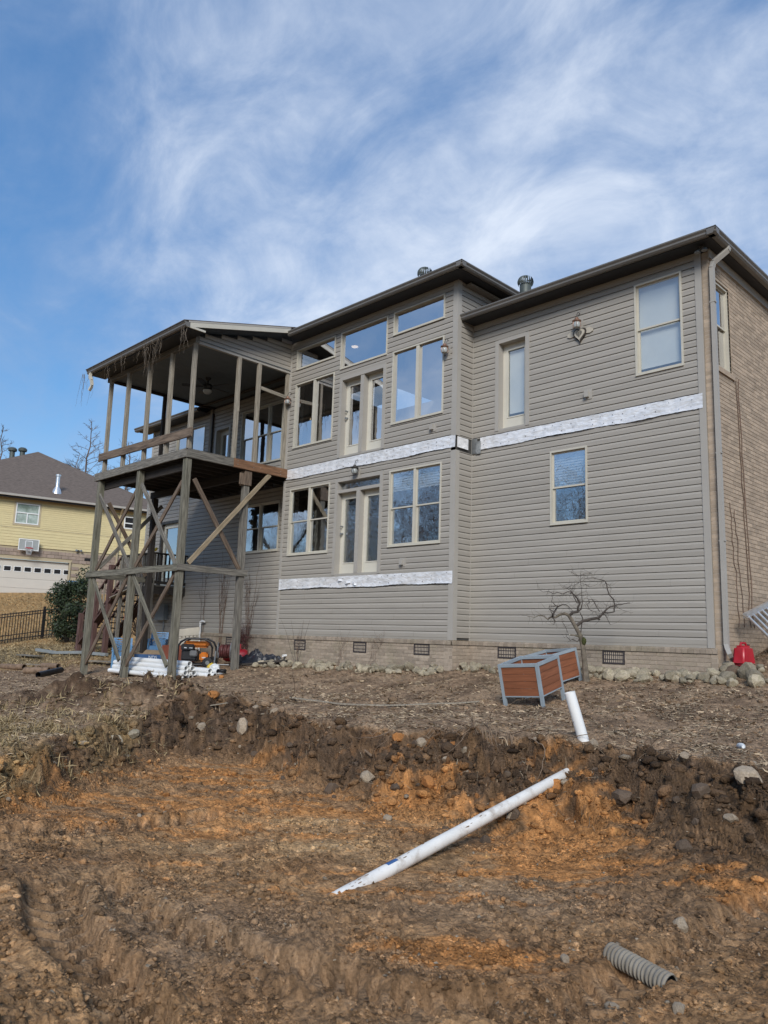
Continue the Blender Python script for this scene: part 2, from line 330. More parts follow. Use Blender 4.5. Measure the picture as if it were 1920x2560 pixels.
def pad_z(x,y):
    z=-0.42-0.016*np.clip(-x,0,10)+0.14*np.clip(y,-3.2,0)+0.05*np.clip(y+3.2,-9,0)
    z=z-0.025*np.clip(-10-x,0,6)
    w=(x-CX)*FWX+(y-CY)*FWY
    z=z+0.2*sst(20,28,w)+2.5*sst(28,44,w)
    z=z+sst(-0.25,.5,x)*np.clip(y+.35,0,4)*.33
    return z
PIT=np.array([(-180,9,8),(-60,8.5,7.3),(-25,8.3,7.2),(-21,9.2,7.9),(-17,11.0,8.9),(-15,11.4,10.0),(-10,11.7,10.3),(-6.7,10.5,9.1),(-4.7,9.85,8.6),(.5,8.8,7.7),(4.6,8.6,7.3),(8.3,8.3,6.95),(10.2,8.13,6.85),(14.3,7.85,6.8),(19.3,7.73,6.6),(24,7.34,6.4),(26,7.12,6.2),(40,6.8,5.7),(60,6.5,5.5),(180,9,8)])
def polar(x,y):
    dx,dy=x-CX,y-CY; w=dx*FWX+dy*FWY; l=dx*RTX+dy*RTY
    return np.degrees(np.arctan2(l,w)),np.hypot(dx,dy),w,l
# wheel tracks of the digger: (distance ahead, distance right) points, width, depth
RUTS=[([(4.95,-2.0),(4.36,-1.66),(4.0,-1.40),(3.7,-1.17),(3.44,-.97),(3.0,-.60)],.30,.075),([(5.1,-1.85),(4.91,-1.55),(4.63,-1.24),(4.36,-.91),(4.13,-.57),(3.96,-.21),(3.81,.06),(3.71,.33),(3.6,.8)],.27,.065),([(5.3,2.8),(5.0,2.41),(4.46,1.81),(4.02,1.35),(3.71,.99),(3.5,.7)],.28,.045),([(7.3,-1.2),(6.2,-2.2),(5.4,-3.2),(4.8,-4.4)],.3,.03)]
def ground(x,y):
    """height and zone weights"""
    az,r,w,l=polar(x,y)
    wob=fbm(x,y,1.3,4,.55,3.)*.28
    rb=np.interp(az,PIT[:,0],PIT[:,1])+wob; rt_=np.interp(az,PIT[:,0],PIT[:,2])-.35+fbm(x,y,1.6,3,.5,27.)*.4
    t=np.clip((rb-r)/np.maximum(rb-rt_,.25),0,1)      # 0 on the pad, 1 on the pit floor
    pz=pad_z(x,y)
    fl=-1.60+.12*sst(-12,-24,az)+fbm(x,y,2.4,2,.45,8.)*.04+.17*sst(.9,2.2,l)*sst(4.4,3.3,w)+.10*sst(-1.6,-3.,l)*sst(6.,4.,w)
    fl=fl+.16*sst(1.2,2.4,l)*sst(5,7,r)
    tj=np.clip(t+fbm(x,y,.55,3,.55,24.)*.30*np.clip(4*t*(1-t),0,1),0,1)
    steep=.42*(1-(1-tj)**2.6)+.58*sst(.05,1,tj)
    bank=np.exp(-((t-.35)/.33)**2)*(t>0)*(t<1)
    z=pz*(1-steep)+fl*steep
    pit=sst(.75,1,t); pad=1-sst(0,.06,t)
    # lip of turned soil along the brink, heap on the left
    z=z+.07*np.exp(-((r-rb-.25)/.3)**2)*(.5+fbm(x,y,.9,2,.5,21.))
    hx,hy=x+6.3,y+6.4; heap=np.exp(-((hx*.8+hy*.6)/1.9)**2-((-hx*.6+hy*.8)/.62)**2)
    z=z+heap*(.34+.22*fbm(x,y,.5,3,.5,31.))
    rut=np.zeros_like(z)
    for pl,wd,dp in RUTS:
        best=np.full_like(z,9.); sb=np.zeros_like(z); acc=0.; tot=sum(math.hypot(q[0]-p[0],q[1]-p[1]) for p,q in zip(pl,pl[1:]))
        for (w0,l0),(w1,l1) in zip(pl,pl[1:]):
            ax,ay=w1-w0,l1-l0; Ln=math.hypot(ax,ay); ax/=Ln; ay/=Ln; k=np.clip((w-w0)*ax+(l-l0)*ay,0,Ln); dd=np.hypot(w-w0-ax*k,l-l0-ay*k); sg=np.sign(-(w-w0)*ay+(l-l0)*ax)
            nn=dd<np.abs(best); best=np.where(nn,dd*sg,best); sb=np.where(nn,acc+k,sb); acc+=Ln
        d=best+.025*np.sin(sb*5.)+.02*fbm(x,y,.2,2,.5,7.); e=sst(0,.3,sb)*sst(tot,tot-.3,sb)
        ins=sst(wd*.5+.03,wd*.5-.02,np.abs(d)); lug=np.clip(np.sin((sb+np.abs(d)*.7)*2*np.pi/.13)*2.5,-1,1)
        z=z+e*(-dp*ins+.034*np.exp(-((np.abs(d)-wd*.5-.07)/.07)**2)*(.75+fbm(x,y,.25,2,.5,3.)) + ins*.020*lug); rut=np.maximum(rut,e*ins)
    ax_,ay_,bx_,by_=.80,-5.45,.965,-8.45; sx=((x-ax_)*(bx_-ax_)+(y-ay_)*(by_-ay_))/((bx_-ax_)**2+(by_-ay_)**2); sc_=np.clip(sx,.02,1.02)
    dl=np.hypot(x-(ax_+(bx_-ax_)*sc_),y-(ay_+(by_-ay_)*sc_)); zl=-1.19+(-1.655+1.19)*sc_
    z=z-np.maximum(0,z-(zl-.05+.088*sc_**2))*np.exp(-(dl/.42)**4)*sst(-.05,.07,sx)
    pipe=np.exp(-(dl/.22)**2)*(sx>-.02)
    return z,dict(z0=z,rut=rut,pipe=pipe,t=t,pit=pit,pad=pad,bank=bank,heap=heap,az=az,r=r,w=w,l=l)
def detail(x,y,Z):
    q_=Z['z0']*(1-Z['pit']); x=x+1.9*q_; y=y-1.3*q_      # follow the slope so that steep faces are not smeared
    """small relief; Z zone dict"""
    near=np.clip(1.25-Z['r']/26,0,1)
    rough=.35+.65*Z['pit']+1.1*Z['bank']+.9*Z['heap']-.0*Z['pad']
    patch=.45+.75*sst(-.25,.45,fbm(x,y,1.1,3,.5,51.))
    wx=x+fbm(x,y,.12,2,.5,33.)*.02; wy=y+fbm(x,y,.12,2,.5,35.)*.02
    fl_=Z['pit']; n=fbm(x,y,.7,4,.55,13.)*(.06-.046*fl_)
    for sc,am,sd,sf in ((.19,.085,1.,.78),(.085,.050,2.,.55),(.040,.022,3.,.1)):
        d1,d2,v=cells(wx,wy,sc,sd); n=n+am*(1-sf*fl_)*patch*np.clip(v*1.5-.35,0,1)*np.clip((d2-d1)*2.6,0,1)**.6
    m=n*rough
    m=m*np.where(Z['pad']>.5,.8,1)
    m=m+Z['bank']*(fbm(x,y,.5,4,.6,18.)*.10)
    return m*near*(1-.88*Z['pipe'])*(1-.7*Z['rut'])
def gz(x,y):
    x=np.atleast_1d(np.asarray(x,float)); y=np.atleast_1d(np.asarray(y,float)); z,Z=ground(x,y); return z+detail(x,y,Z)
def g1(x,y): return float(gz(x,y)[0])
def blob(Z,w,l,sw,sl,rot=0):
    a=(Z['w']-w); b=(Z['l']-l); c,s=math.cos(rot),math.sin(rot); return np.exp(-((a*c+b*s)/sw)**2-((-a*s+b*c)/sl)**2)
C_=lambda *a:np.array(a)
def soil_colour(x,y,Z):
    q_=Z['z0']*(1-Z['pit']); x=x+1.9*q_; y=y-1.3*q_
    n1=fbm(x,y,.9,4,.55,40.); n2=fbm(x,y,.22,3,.55,44.); n3=fbm(x,y,.06,2,.6,47.)
    def mix(c,k,w): return c*(1-w[:,None])+k*w[:,None]
    c=np.tile(C_(.275,.176,.098),(len(x),1))*(1+.22*n2+.25*n3)[:,None]
    c=mix(c,C_(.36,.245,.14)*(1+.2*n3)[:,None],np.clip(.35+.9*n1,0,1)*.75*Z['pit'])
    c=mix(c,C_(.165,.118,.08),np.clip(.15+.8*fbm(x,y,.5,3,.5,61.),0,1)*.6)
    c=mix(c,C_(.25,.20,.15),np.clip(blob(Z,4.4,-.9,.5,1.0,.5)+blob(Z,5.1,.9,.45,.9),0,1)*.6)
    bankd=np.clip(sst(.02,.10,Z['t'])*(1-sst(.45,.92,Z['t']))*1.05,0,1)
    c=mix(c,C_(.095,.068,.048)*(1+.35*n2+.3*n3)[:,None],np.clip(bankd*(.85+.5*n2),0,1))
    c=mix(c,C_(.10,.072,.05)*(1+.3*n3)[:,None],np.clip(blob(Z,5.6,2.35,1.4,.7,-.2)*1.1*(.8+n2),0,.95))
    st=fbm(Z['l']*.30+Z['w']*.05,Z['w']*1.5,.42,4,.6,81.); ss=fbm(Z['l']*.45,Z['w']*2.2,.16,3,.6,83.)
    orange=np.clip(blob(Z,7.2,-1.3,.95,2.2,-.12)*1.0+blob(Z,8.9,-1.9,.75,.9)*1.05+blob(Z,6.2,1.45,1.0,.55,.30)*1.35+blob(Z,4.25,.55,.20,.5,.1)*1.1+blob(Z,5.3,2.3,.6,.35)*.8+blob(Z,7.5,.5,.6,.35)*.8+blob(Z,5.4,-.4,.35,1.5,.1)*.55,0,1.35)
    om=np.clip((orange*.95-.44+.55*st+.30*ss+.28*n2)*2.4,0,1)*np.clip(orange*3,0,1)
    c=mix(c,C_(.40,.205,.080)*(1+.30*n3+.25*n2)[:,None],om*.93)
    c=mix(c,C_(.47,.34,.20),np.clip((blob(Z,6.0,-.55,.30,1.3,-.12)+blob(Z,7.0,-.55,.25,.9,-.1))*.95*(.6+.9*n1),0,.85))
    c=mix(c,C_(.30,.215,.14)*(1+.15*n3)[:,None],np.clip(Z['rut']*.55,0,1))
    # pad: mulch and trampled clay
    pc=C_(.285,.212,.15)*(1+.30*n2+.35*n3)[:,None]
    pc=mix(pc,C_(.38,.295,.215),np.clip(.2+1.0*n1,0,.7)); pc=mix(pc,C_(.15,.11,.08),np.clip(fbm(x,y,.6,3,.5,71.)*1.2,0,.75))
    pc=mix(pc,C_(.17,.115,.075),sst(-6,-11,Z['l'])*.5*sst(26,20,Z['w']))
    c=mix(c,pc,Z['pad']); c=mix(c,C_(.085,.058,.04)*(1+.3*n3)[:,None],np.clip(Z['heap']*1.6*(.75+n2),0,1))
    dg=np.clip(sst(-14,-20,Z['az'])*sst(12.5,10.5,Z['r'])*sst(.85,.4,Z['t'])*(.55+1.1*n1),0,1)
    c=mix(c,C_(.34,.255,.135)*(1+.2*n3)[:,None],dg*.8)
    gold=sst(25.5,30,Z['w']); c=mix(c,C_(.37,.245,.115)*(1+.15*n2)[:,None],gold)
    oliv=sst(21.5,24,Z['w'])*sst(30,27,Z['w']); c=mix(c,C_(.20,.165,.095)*(1+.25*n2)[:,None],oliv*.85)
    path=blob(Z,22.6,-9.6,.55,2.6,-.55); c=mix(c,C_(.34,.24,.14),np.clip(path*1.2,0,.9))
    q1,q2,qv=cells(x,y,.11,7.); r1,r2,rv_=cells(x,y,.045,8.)
    c=c*(1+(.42*(qv-.5)+.55*(rv_-.5))*(1-.35*Z['pad']))[:,None]*(1-.35*np.clip(1-(q2-q1)*5,0,1))[:,None]  # random clod tones, plus crevice shade painted along the cell edges
    c=c*(np.array([1.34,1.19,1.02])*Z['pit'][:,None]+np.array([1.16,1.05,.92])*(1-Z['pit'][:,None]))
    return np.clip(c,.015,.8)
def sheet(name,co,faces_idx,mname,col):
    me=bpy.data.meshes.new(name); nv=len(co); nf=len(faces_idx)
    me.vertices.add(nv); me.vertices.foreach_set('co',co.astype(np.float32).ravel())
    k=faces_idx.shape[1]
    me.loops.add(nf*k); me.loops.foreach_set('vertex_index',faces_idx.astype(np.int32).ravel())
    me.polygons.add(nf); me.polygons.foreach_set('loop_start',np.arange(0,nf*k,k,dtype=np.int32)); 
    me.update(calc_edges=True); me.validate()
    a=me.color_attributes.new('tint','FLOAT_COLOR','POINT'); a.data.foreach_set('color',np.concatenate([col,np.ones((nv,1))],1).astype(np.float32).ravel())
    me.materials.append(MATS[mname]); o=bpy.data.objects.new(name,me); COL.objects.link(o); return o
m=bpy.data.materials.new('ground'); m.use_nodes=True; t=m.node_tree; b=t.nodes['Principled BSDF']; MATS['ground']=m
at=nd(t,'ShaderNodeAttribute'); at.attribute_name='tint'; tc=nd(t,'ShaderNodeTexCoord')
na=nd(t,'ShaderNodeTexNoise'); na.inputs['Scale'].default_value=55; na.inputs['Detail'].default_value=6; na.inputs['Roughness'].default_value=.7; t.links.new(tc.outputs['Object'],na.inputs['Vector'])
mr=nd(t,'ShaderNodeMapRange'); t.links.new(na.outputs[0],mr.inputs[0]); mr.inputs[1].default_value=.25; mr.inputs[2].default_value=.75; mr.inputs[3].default_value=.62; mr.inputs[4].default_value=1.38
mx=nd(t,'ShaderNodeVectorMath',operation='SCALE'); t.links.new(at.outputs['Color'],mx.inputs[0]); t.links.new(mr.outputs[0],mx.inputs['Scale']); t.links.new(mx.outputs[0],b.inputs['Base Color'])
nb=nd(t,'ShaderNodeTexNoise'); nb.inputs['Scale'].default_value=38; nb.inputs['Detail'].default_value=8; nb.inputs['Roughness'].default_value=.72; t.links.new(tc.outputs['Object'],nb.inputs['Vector'])
vo=nd(t,'ShaderNodeTexVoronoi'); vo.inputs['Scale'].default_value=42; t.links.new(tc.outputs['Object'],vo.inputs['Vector'])
hh=math_(t,'ADD',nb.outputs[0],math_(t,'MULTIPLY',vo.outputs['Distance'],-.55))
bp=nd(t,'ShaderNodeBump'); bp.inputs['Distance'].default_value=.03; t.links.new(hh,bp.inputs['Height']); t.links.new(bp.outputs[0],b.inputs['Normal'])
b.inputs['Roughness'].default_value=.93; b.inputs['Specular IOR Level'].default_value=.2
a_f=np.linspace(-34,34,680); a_c=np.linspace(34,326,90)[1:-1]
ang=np.radians(np.concatenate([a_f,a_c]))
rad=np.concatenate([[.25],np.geomspace(1.2,2.4,12),np.geomspace(2.42,14,600),np.geomspace(14.06,45,110),np.geomspace(46,3000,40)])
A_,Rr=np.meshgrid(ang,rad)
gx=(CX+Rr*(np.cos(A_)*FWX+np.sin(A_)*RTX)).ravel(); gy=(CY+Rr*(np.cos(A_)*FWY+np.sin(A_)*RTY)).ravel()
zz_,Zd=ground(gx,gy); gzv=zz_+detail(gx,gy,Zd)
na_=len(ang); nr=len(rad); I=np.arange(nr*na_).reshape(nr,na_)
q=np.stack([I[:-1,:],np.roll(I,-1,1)[:-1,:],np.roll(I,-1,1)[1:,:],I[1:,:]],-1).reshape(-1,4)[:,::-1]
gr=sheet('ground',np.stack([gx,gy,gzv],1),q,'ground',soil_colour(gx,gy,Zd))
gr.data.polygons.foreach_set('use_smooth',np.ones(len(gr.data.polygons),bool))
tag(gr,'bare brown and orange excavated earth with a low bank below the house',kind='structure')
# ---------------------------------------------------------------- the house
c=.1143; Wd=4.758; D=.512; XB=-10.246
house=thing('house',(0,0,0),'two-storey taupe sided house with brick base and projecting central bay','house')
FW_,FB_=front(0.),front(-D); SB_=sideR(-Wd)
PROF=[(0.,.008),(.0165,.008),(.0175,.078),(.003,c)]     # outward, height above the course line
def runs(u0,u1,a,b,ops):
    br={u0,u1}
    for l,r,bb,tt in ops:
        if bb<b and tt>a:
            for q in (l,r):
                if u0<q<u1: br.add(q)
    br=sorted(br); segs=[]
    for p,q in zip(br,br[1:]):
        mid=(p+q)/2; za,zb=a,b; ok=True
        for l,r,bb,tt in ops:
            if l<mid<r and bb<b and tt>a:
                if bb>a+.012: zb=min(zb,bb)
                elif tt<b-.012: za=max(za,tt)
                else: ok=False
        segs.append((p,q,za,zb) if ok and zb-za>.012 else None)
    out=[];cur=[]
    for s in segs:
        if s: cur.append(s)
        elif cur: out.append(cur);cur=[]
    if cur: out.append(cur)
    return out
def plank(mb,T,segs,a,top=None,rake=None):
    for u0,u1,za,zb in segs:
        cuts=[u0]
        if u1-u0>2.2: cuts+=sorted(random.uniform(u0+.5,u1-.5) for _ in range(1 if u1-u0<4 else 2))
        cuts.append(u1)
        for ci,(p,q) in enumerate(zip(cuts,cuts[1:])):
            off=.0012*(ci%2); pr=[]
            for (o0,h0),(o1,h1) in zip(PROF,PROF[1:]):
                v0,v1=a+h0,a+h1
                lo,hi=max(v0,za),min(v1,zb)
                if h1==h0:
                    if za<=v0<=zb: pr+= [(o0,v0),(o1,v1)]
                    continue
                if hi-lo<1e-4: continue
                f=lambda v:o0+(o1-o0)*(v-v0)/(v1-v0)
                if not pr or pr[-1]!=(f(lo),lo): pr.append((f(lo),lo))
                pr.append((f(hi),hi))
            if len(pr)<2: continue
            V=[T(u,v,o+off) for u in (p,q-.0008) for o,v in pr]; n=len(pr)
            mb.add(V,[(i,n+i,n+i+1,i+1) for i in range(n-1)])
def siding(name,T,parent,u0,u1,z0,z1,ops,separate,trap=None):
    n=0; mbs=MB()
    k=0; a=z0
    while a<z1-.02:
        b=min(a+c,z1)
        p,q=u0,u1
        if trap: p,q=trap(a,b)
        if q-p>.05:
            for rn in runs(p,q,a,b,ops):
                if separate:
                    mb=MB(); plank(mb,T,rn,a)
                    if mb.v: part('siding_plank',mb,'siding',parent); n+=1
                else: plank(mbs,T,rn,a)
        a+=c
    if not separate: part(name,mbs,'siding',parent,kind='stuff')
    return n
def backing(name,T,parent,u0,u1,z0,z1,ops,m='siding_back',th=.14,o1=0.):
    mb=MB(); us=sorted({u0,u1}|{q for o in ops for q in o[:2] if u0<q<u1}); vs=sorted({z0,z1}|{q for o in ops for q in o[2:] if z0<q<z1})
    for a,b in zip(us,us[1:]):
        for d,e in zip(vs,vs[1:]):
            mu,mv=(a+b)/2,(d+e)/2
            if any(l<mu<r and bb<mv<tt for l,r,bb,tt in ops): continue
            mb.box(T,a,b,d,e,-th,o1)
    return part(name,mb,m,parent)
def grow_(o,g): return (o[0]-g,o[1]+g,o[2]-g,o[3]+g)
# openings (left, right, bottom, top)
WINW=[(-1.166,-.346,4.587,6.213),(-2.89,-2.145,2.14,3.487)]; DW=(-4.168,-3.364,4.098,5.976)
TOPW=[(-9.965,-8.525,6.582,7.095),(-8.305,-6.77,6.215,7.10),(-6.565,-5.10,6.592,7.105)]
MIDW=[(-9.955,-8.515,4.562,6.182),(-6.56,-5.105,4.565,6.19)]; LOWW=[(-9.965,-8.505,1.905,3.508),(-6.55,-5.11,1.908,3.516)]
DM=(-8.295,-6.767,4.062,5.985); DL=(-8.303,-6.763,1.352,3.56)
LW=[(-13.0,-11.12,4.552,6.16),(-12.75,-11.06,2.15,3.44),(-16.55,-14.93,4.56,6.17)]; LD=(-14.37,-13.56,4.09,5.93); LD2=(-17.12,-15.95,1.33,3.37)
# walls (each wall: sheathing coloured dark to deepen the lap shadows, courses of siding proud of it)
wing=backing('wing_wall',FW_,house,-Wd-.02,.0,.0,6.47,WINW+[DW])
bay=backing('bay_wall',FB_,house,XB,-Wd,.0,7.33,TOPW+MIDW+LOWW+[DM,DL])
bside=backing('bay_side_wall',SB_,house,-D+.0,1.6,.0,7.31,[],o1=-.002)
lwall=backing('recessed_wall',FW_,house,-18.1,XB-.0,.0,6.6,LW+[LD,LD2])
z0=.36*c
UF=(-9.99,-4.7,3.775,4.02)   # stripped band behind the upper flashing
nW=siding('siding_plank',FW_,wing,-Wd,-.108,z0,6.46,[WINW[0],WINW[1],DW,(-4.8,.1,3.79,4.02)],True)
nB=siding('siding_plank',FB_,bay,XB+.075,-4.862,z0,7.32,TOPW+MIDW+LOWW+[DM,DL,(-10.3,-4.6,1.085,1.325),(-10.3,-4.6,3.775,4.015)],True)
siding('siding_courses',SB_,bside,-D+.095,1.6,z0,7.30,[(-.7,.2,3.72,4.02)],False)
siding('siding_courses',FW_,lwall,-18.0,XB-.02,z0,6.56,LW+[LD,LD2,(-14.6,-10.1,3.80,4.02)],False)
# starter strips
for T,a,b,p in ((FW_,-Wd,-.108,wing),(FB_,XB+.075,-4.862,bay),(FW_,-18,XB,lwall)):
    mb=MB(); mb.box(T,a,b,0.,z0+.008,.0,.012); part('starter_strip',mb,'siding',p)
# corner boards
def trim(name,T,u0,u1,v0,v1,o,parent,m='trim'):
    mb=MB(); mb.box(T,u0,u1,v0,v1,.0,o); return part(name,mb,m,parent)
trim('corner_board',FW_,-.108,.0,.0,6.46,.028,wing)
trim('corner_board',FB_,-4.862,-Wd+.028,.0,1.085,.028,bay); trim('corner_board',FB_,-4.862,-Wd+.028,1.085,3.72,.0275,bay); trim('corner_board',FB_,-4.862,-Wd+.028,4.02,7.31,.028,bay)
trim('corner_board',SB_,-D,-D+.095,.0,3.72,.0265,bside); trim('corner_board',SB_,-D,-D+.095,4.02,7.305,.0265,bside)
trim('corner_board',SB_,-.02,.0,.0,6.5,.022,bside)
trim('corner_board',FB_,XB-.0,XB+.075,.0,3.76,.028,bay); trim('corner_board',FB_,XB-.0,XB+.075,4.04,7.3,.028,bay)
trim('corner_board',FW_,-18.1,-18.0,.0,6.55,.028,lwall)
# frieze under the soffits
trim('frieze_board',FW_,-Wd,-.108,6.385,6.46,.0215,wing); trim('frieze_board',FB_,XB+.08,-4.87,7.225,7.315,.0215,bay)
# ---- windows
def rect_frame(mb,T,l,r,b,t,w,o0,o1,wt=None,wb=None):
    wt=wt or w; wb=wb or w
    mb.box(T,l,l+w,b,t,o0,o1); mb.box(T,r-w,r,b,t,o0,o1); mb.box(T,l+w,r-w,b,b+wb,o0,o1); mb.box(T,l+w,r-w,t-wt,t,o0,o1)
def pane(T,parent,l,r,b,t,o,m):
    mb=MB(); mb.add([T(l,b,o),T(r,b,o),T(r,t,o),T(l,t,o)],[(0,1,2,3)]); return part('pane',mb,m,parent)
def blind(T,parent,l,r,b,t,o=-.10,pitch=.05,m='blind',tilt=.012):
    mb=MB(); n=max(1,round((t-b)/pitch)); pitch=(t-b)/n
    for i in range(n):
        v=t-i*pitch; P=[T(l,v,o-tilt),T(r,v,o-tilt),T(r,v-pitch*.94,o+tilt*.2),T(l,v-pitch*.94,o+tilt*.2)]; mb.add(P,[(0,1,2,3)])
    return part('blind',mb,m,parent)
def window(T,parent,op,cols=1,hung=True,g='glass_low',mull=.05,blinds=None,name='window',split=.5,fm='frame_tan',bp_=.05):
    l,r,b,t=op; mb=MB(); rect_frame(mb,T,l-.012,r+.012,b-.012,t+.012,.034,-.10,.030); mb.box(T,l-.012,r+.012,b-.026,b-.012,-.02,.042)
    cw=(r-l)/cols
    for i in range(1,cols): mb.box(T,l+i*cw-mull/2,l+i*cw+mull/2,b+.02,t-.02,-.10,.022)
    w=part(name,mb,fm,parent)
    for i in range(cols):
        a=l+i*cw+(mull/2 if i else .022); e=l+(i+1)*cw-(mull/2 if i<cols-1 else .022)
        if hung:
            zm=b+(t-b)*split
            for (q0,q1,o) in ((zm-.017,t-.022,-.014),(b+.022,zm+.017,-.042)):
                s=MB(); rect_frame(s,T,a,e,q0,q1,.03,o-.022,o); sash=part('sash',s,fm,w); pane(T,sash,a+.028,e-.028,q0+.028,q1-.028,o-.008,g)
        else:
            pane(T,w,a,e,b+.022,t-.022,-.03,g)
        if blinds:
            for (f0,f1,m_) in blinds[i%len(blinds)]: blind(T,w,a,e,b+.02+(t-b)*f0,b-.02+(t-b)*f1,m=m_,pitch=bp_ if m_=='blind' else .2)
    return w
window(FW_,house,WINW[0],1,True,'glass_blind',blinds=[[(0,1,'blind')]],bp_=9)
window(FW_,house,WINW[1],1,True,'glass_low',blinds=[[(.5,1,'blind'),(0,.5,'curtain')]])
for o_ in TOPW: window(FB_,house,o_,1,False,'glass_up')
for o_ in MIDW: window(FB_,house,o_,2,False,'glass_up',mull=.085)
window(FB_,house,LOWW[0],2,True,'glass_low',mull=.06)
window(FB_,house,LOWW[1],2,True,'glass_low',mull=.06,blinds=[[(.72,1,'blind')]])
window(FW_,house,LW[0],3,True,'glass_up',mull=.06)
window(FW_,house,LW[1],2,True,'glass_low',mull=.06)
window(FW_,house,LW[2],2,True,'glass_up',mull=.06)
def doorset(T,parent,op,leaves,g,transom=None,casing=.085,rec=.13,knob=0,shade=None,fm='trim'):
    l,r,b,t=op; mb=MB()
    mb.box(T,l-.004,l+casing,b,t,-rec-.06,.028); mb.box(T,r-casing,r+.004,b,t,-rec-.06,.028); mb.box(T,l+casing,r-casing,t-casing*.9,t+.004,-rec-.06,.028)
    mb.box(T,l+casing,r-casing,b-.02,b+.035,-rec-.06,.012)
    L0,R0,B0,T0=l+casing,r-casing,b+.035,t-casing*.9
    if transom: mb.box(T,L0,R0,transom-.035,transom+.035,-rec-.06,.012)
    TT=transom-.035 if transom else T0
    if leaves==2: mb.box(T,(l+r)/2-.055,(l+r)/2+.055,B0,TT,-rec-.06,.018)
    d=part('door',mb,fm,parent)
    if transom: pane(T,d,L0,R0,transom+.035,T0,-rec+.02,g)
    xs=[(L0,R0)] if leaves==1 else [(L0,(l+r)/2-.055),((l+r)/2+.055,R0)]
    for i,(a,e) in enumerate(xs):
        s=MB(); rect_frame(s,T,a,e,B0,TT,.115,-rec-.045,-rec,wt=.13,wb=.25); rect_frame(s,T,a+.10,e-.10,B0+.235,TT-.115,.022,-rec,-rec+.010)
        lf=part('door_leaf',s,'door_paint',d); pane(T,lf,a+.113,e-.113,B0+.247,TT-.127,-rec-.02,g if not isinstance(g,tuple) else g[i])
        if shade: 
            for f0,f1,m_ in shade: blind(T,lf,a+.11,e-.11,B0+.25+(TT-B0-.38)*f0,B0+.25+(TT-B0-.38)*f1,o=-rec-.07,m=m_,pitch=9,tilt=.0)
        if i==knob:
            for zk,rr in ((b+.95,.028),(b+1.12,.02)):
                k=MB(); u=a+.06 
                k.lathe([(.0,.0),(rr,.0),(rr,.008),(.012,.012),(.012,.035),(rr,.045),(rr,.065),(.0,.07)],n=10,T=lambda x,y,z:T(u+x,zk+y,-rec+z)); part('handle',k,'grey_metal',lf,smooth=True)
    return d
doorset(FW_,house,DW,1,'glass_blind',knob=9,shade=[(0,1,'blind')])
doorset(FB_,house,DM,2,'glass_up',knob=0)
doorset(FB_,house,DL,2,'glass_wavy',transom=3.26,knob=0)
doorset(FW_,house,LD,1,'glass_up',knob=9)
doorset(FW_,house,LD2,1,'glass_low',knob=9,rec=.06,fm='dark_metal')
# ---- interior: floors, ceilings, back wall
mb=MB(); 
for z in (1.3,3.98): mb.box(WT,-18,-.1,.2,5.2,z-.06,z)
for z in (3.72,): mb.box(WT,-18,-.1,.2,5.2,z,z+.06)
mb.box(WT,-18,-10.4,.2,5.2,6.42,6.46); mb.box(WT,-4.6,-.1,.2,5.2,6.42,6.46); mb.box(WT,-10.4,-4.6,-.3,5.2,7.24,7.28); mb.box(WT,-18,-.1,5.2,5.3,1.2,7.3)
for x in (-18.,-13.4,-10.4,-4.7): mb.box(WT,x,x+.08,.35,5.2,1.2,6.45)
part('interior_shell',mb,'interior',house)
# ---- flashing bands
def flashing(T,u0,u1,zt,zb,o,parent=house,n=130,seed=0,skew=0.):
    rn=random.Random(seed); mb=MB(); rows=7; V=[]; F=[]
    ph=[rn.uniform(0,6) for _ in range(6)]
    for i in range(n+1):
        u=u0+(u1-u0)*i/n
        for j in range(rows+1):
            f=j/rows; e=.010*math.sin(u*2.1+ph[0])+.007*math.sin(u*5.3+ph[1])+.004*rn.uniform(-1,1)
            v=zt+(zb-zt)*f+(e if j==rows else (.003*rn.uniform(-1,1) if j==0 else e*f*.6))
            oo=o+.005*math.sin(u*3.1+ph[2])*math.sin(u*7.7+f*2+ph[3])+.0035*math.sin(u*17+2.5*math.sin(u*5+ph[5])+f*1.5)+.0028*rn.uniform(-1,1)+(.012*abs(math.sin(u*1.7+ph[4])) if j==rows else 0)
            V.append(T(u,v,oo))
    for i in range(n):
        for j in range(rows): a=i*(rows+1)+j; F.append((a,a+1,a+rows+2,a+rows+1))
    mb.add(V,F); me=part('flashing',mb,'foil',parent,smooth=True)
    h=MB()
    u=u0+.1
    while u<u1-.05:
        for f in (.25,.72):
            if rn.random()<.75:
                uu=u+rn.uniform(-.03,.03); v=zt+(zb-zt)*(f+rn.uniform(-.12,.12)); s=rn.uniform(.004,.008)
                h.lathe([(.0,.0),(s,.0),(s*.7,.008),(.0,.009)],n=6,T=lambda x,y,z:T(uu+x*rn.uniform(1,1.6),v+y,o+.008+z))
        u+=.2
    part('nail_holes',h,'vent_metal',me,kind='stuff')
flashing(FW_,-4.52,-.045,4.03,3.785,.034,seed=1)
flashing(FB_,-10.15,-4.74,4.025,3.775,.034,seed=2)
flashing(FB_,-10.2,-4.76,1.325,1.085,.034,seed=3)
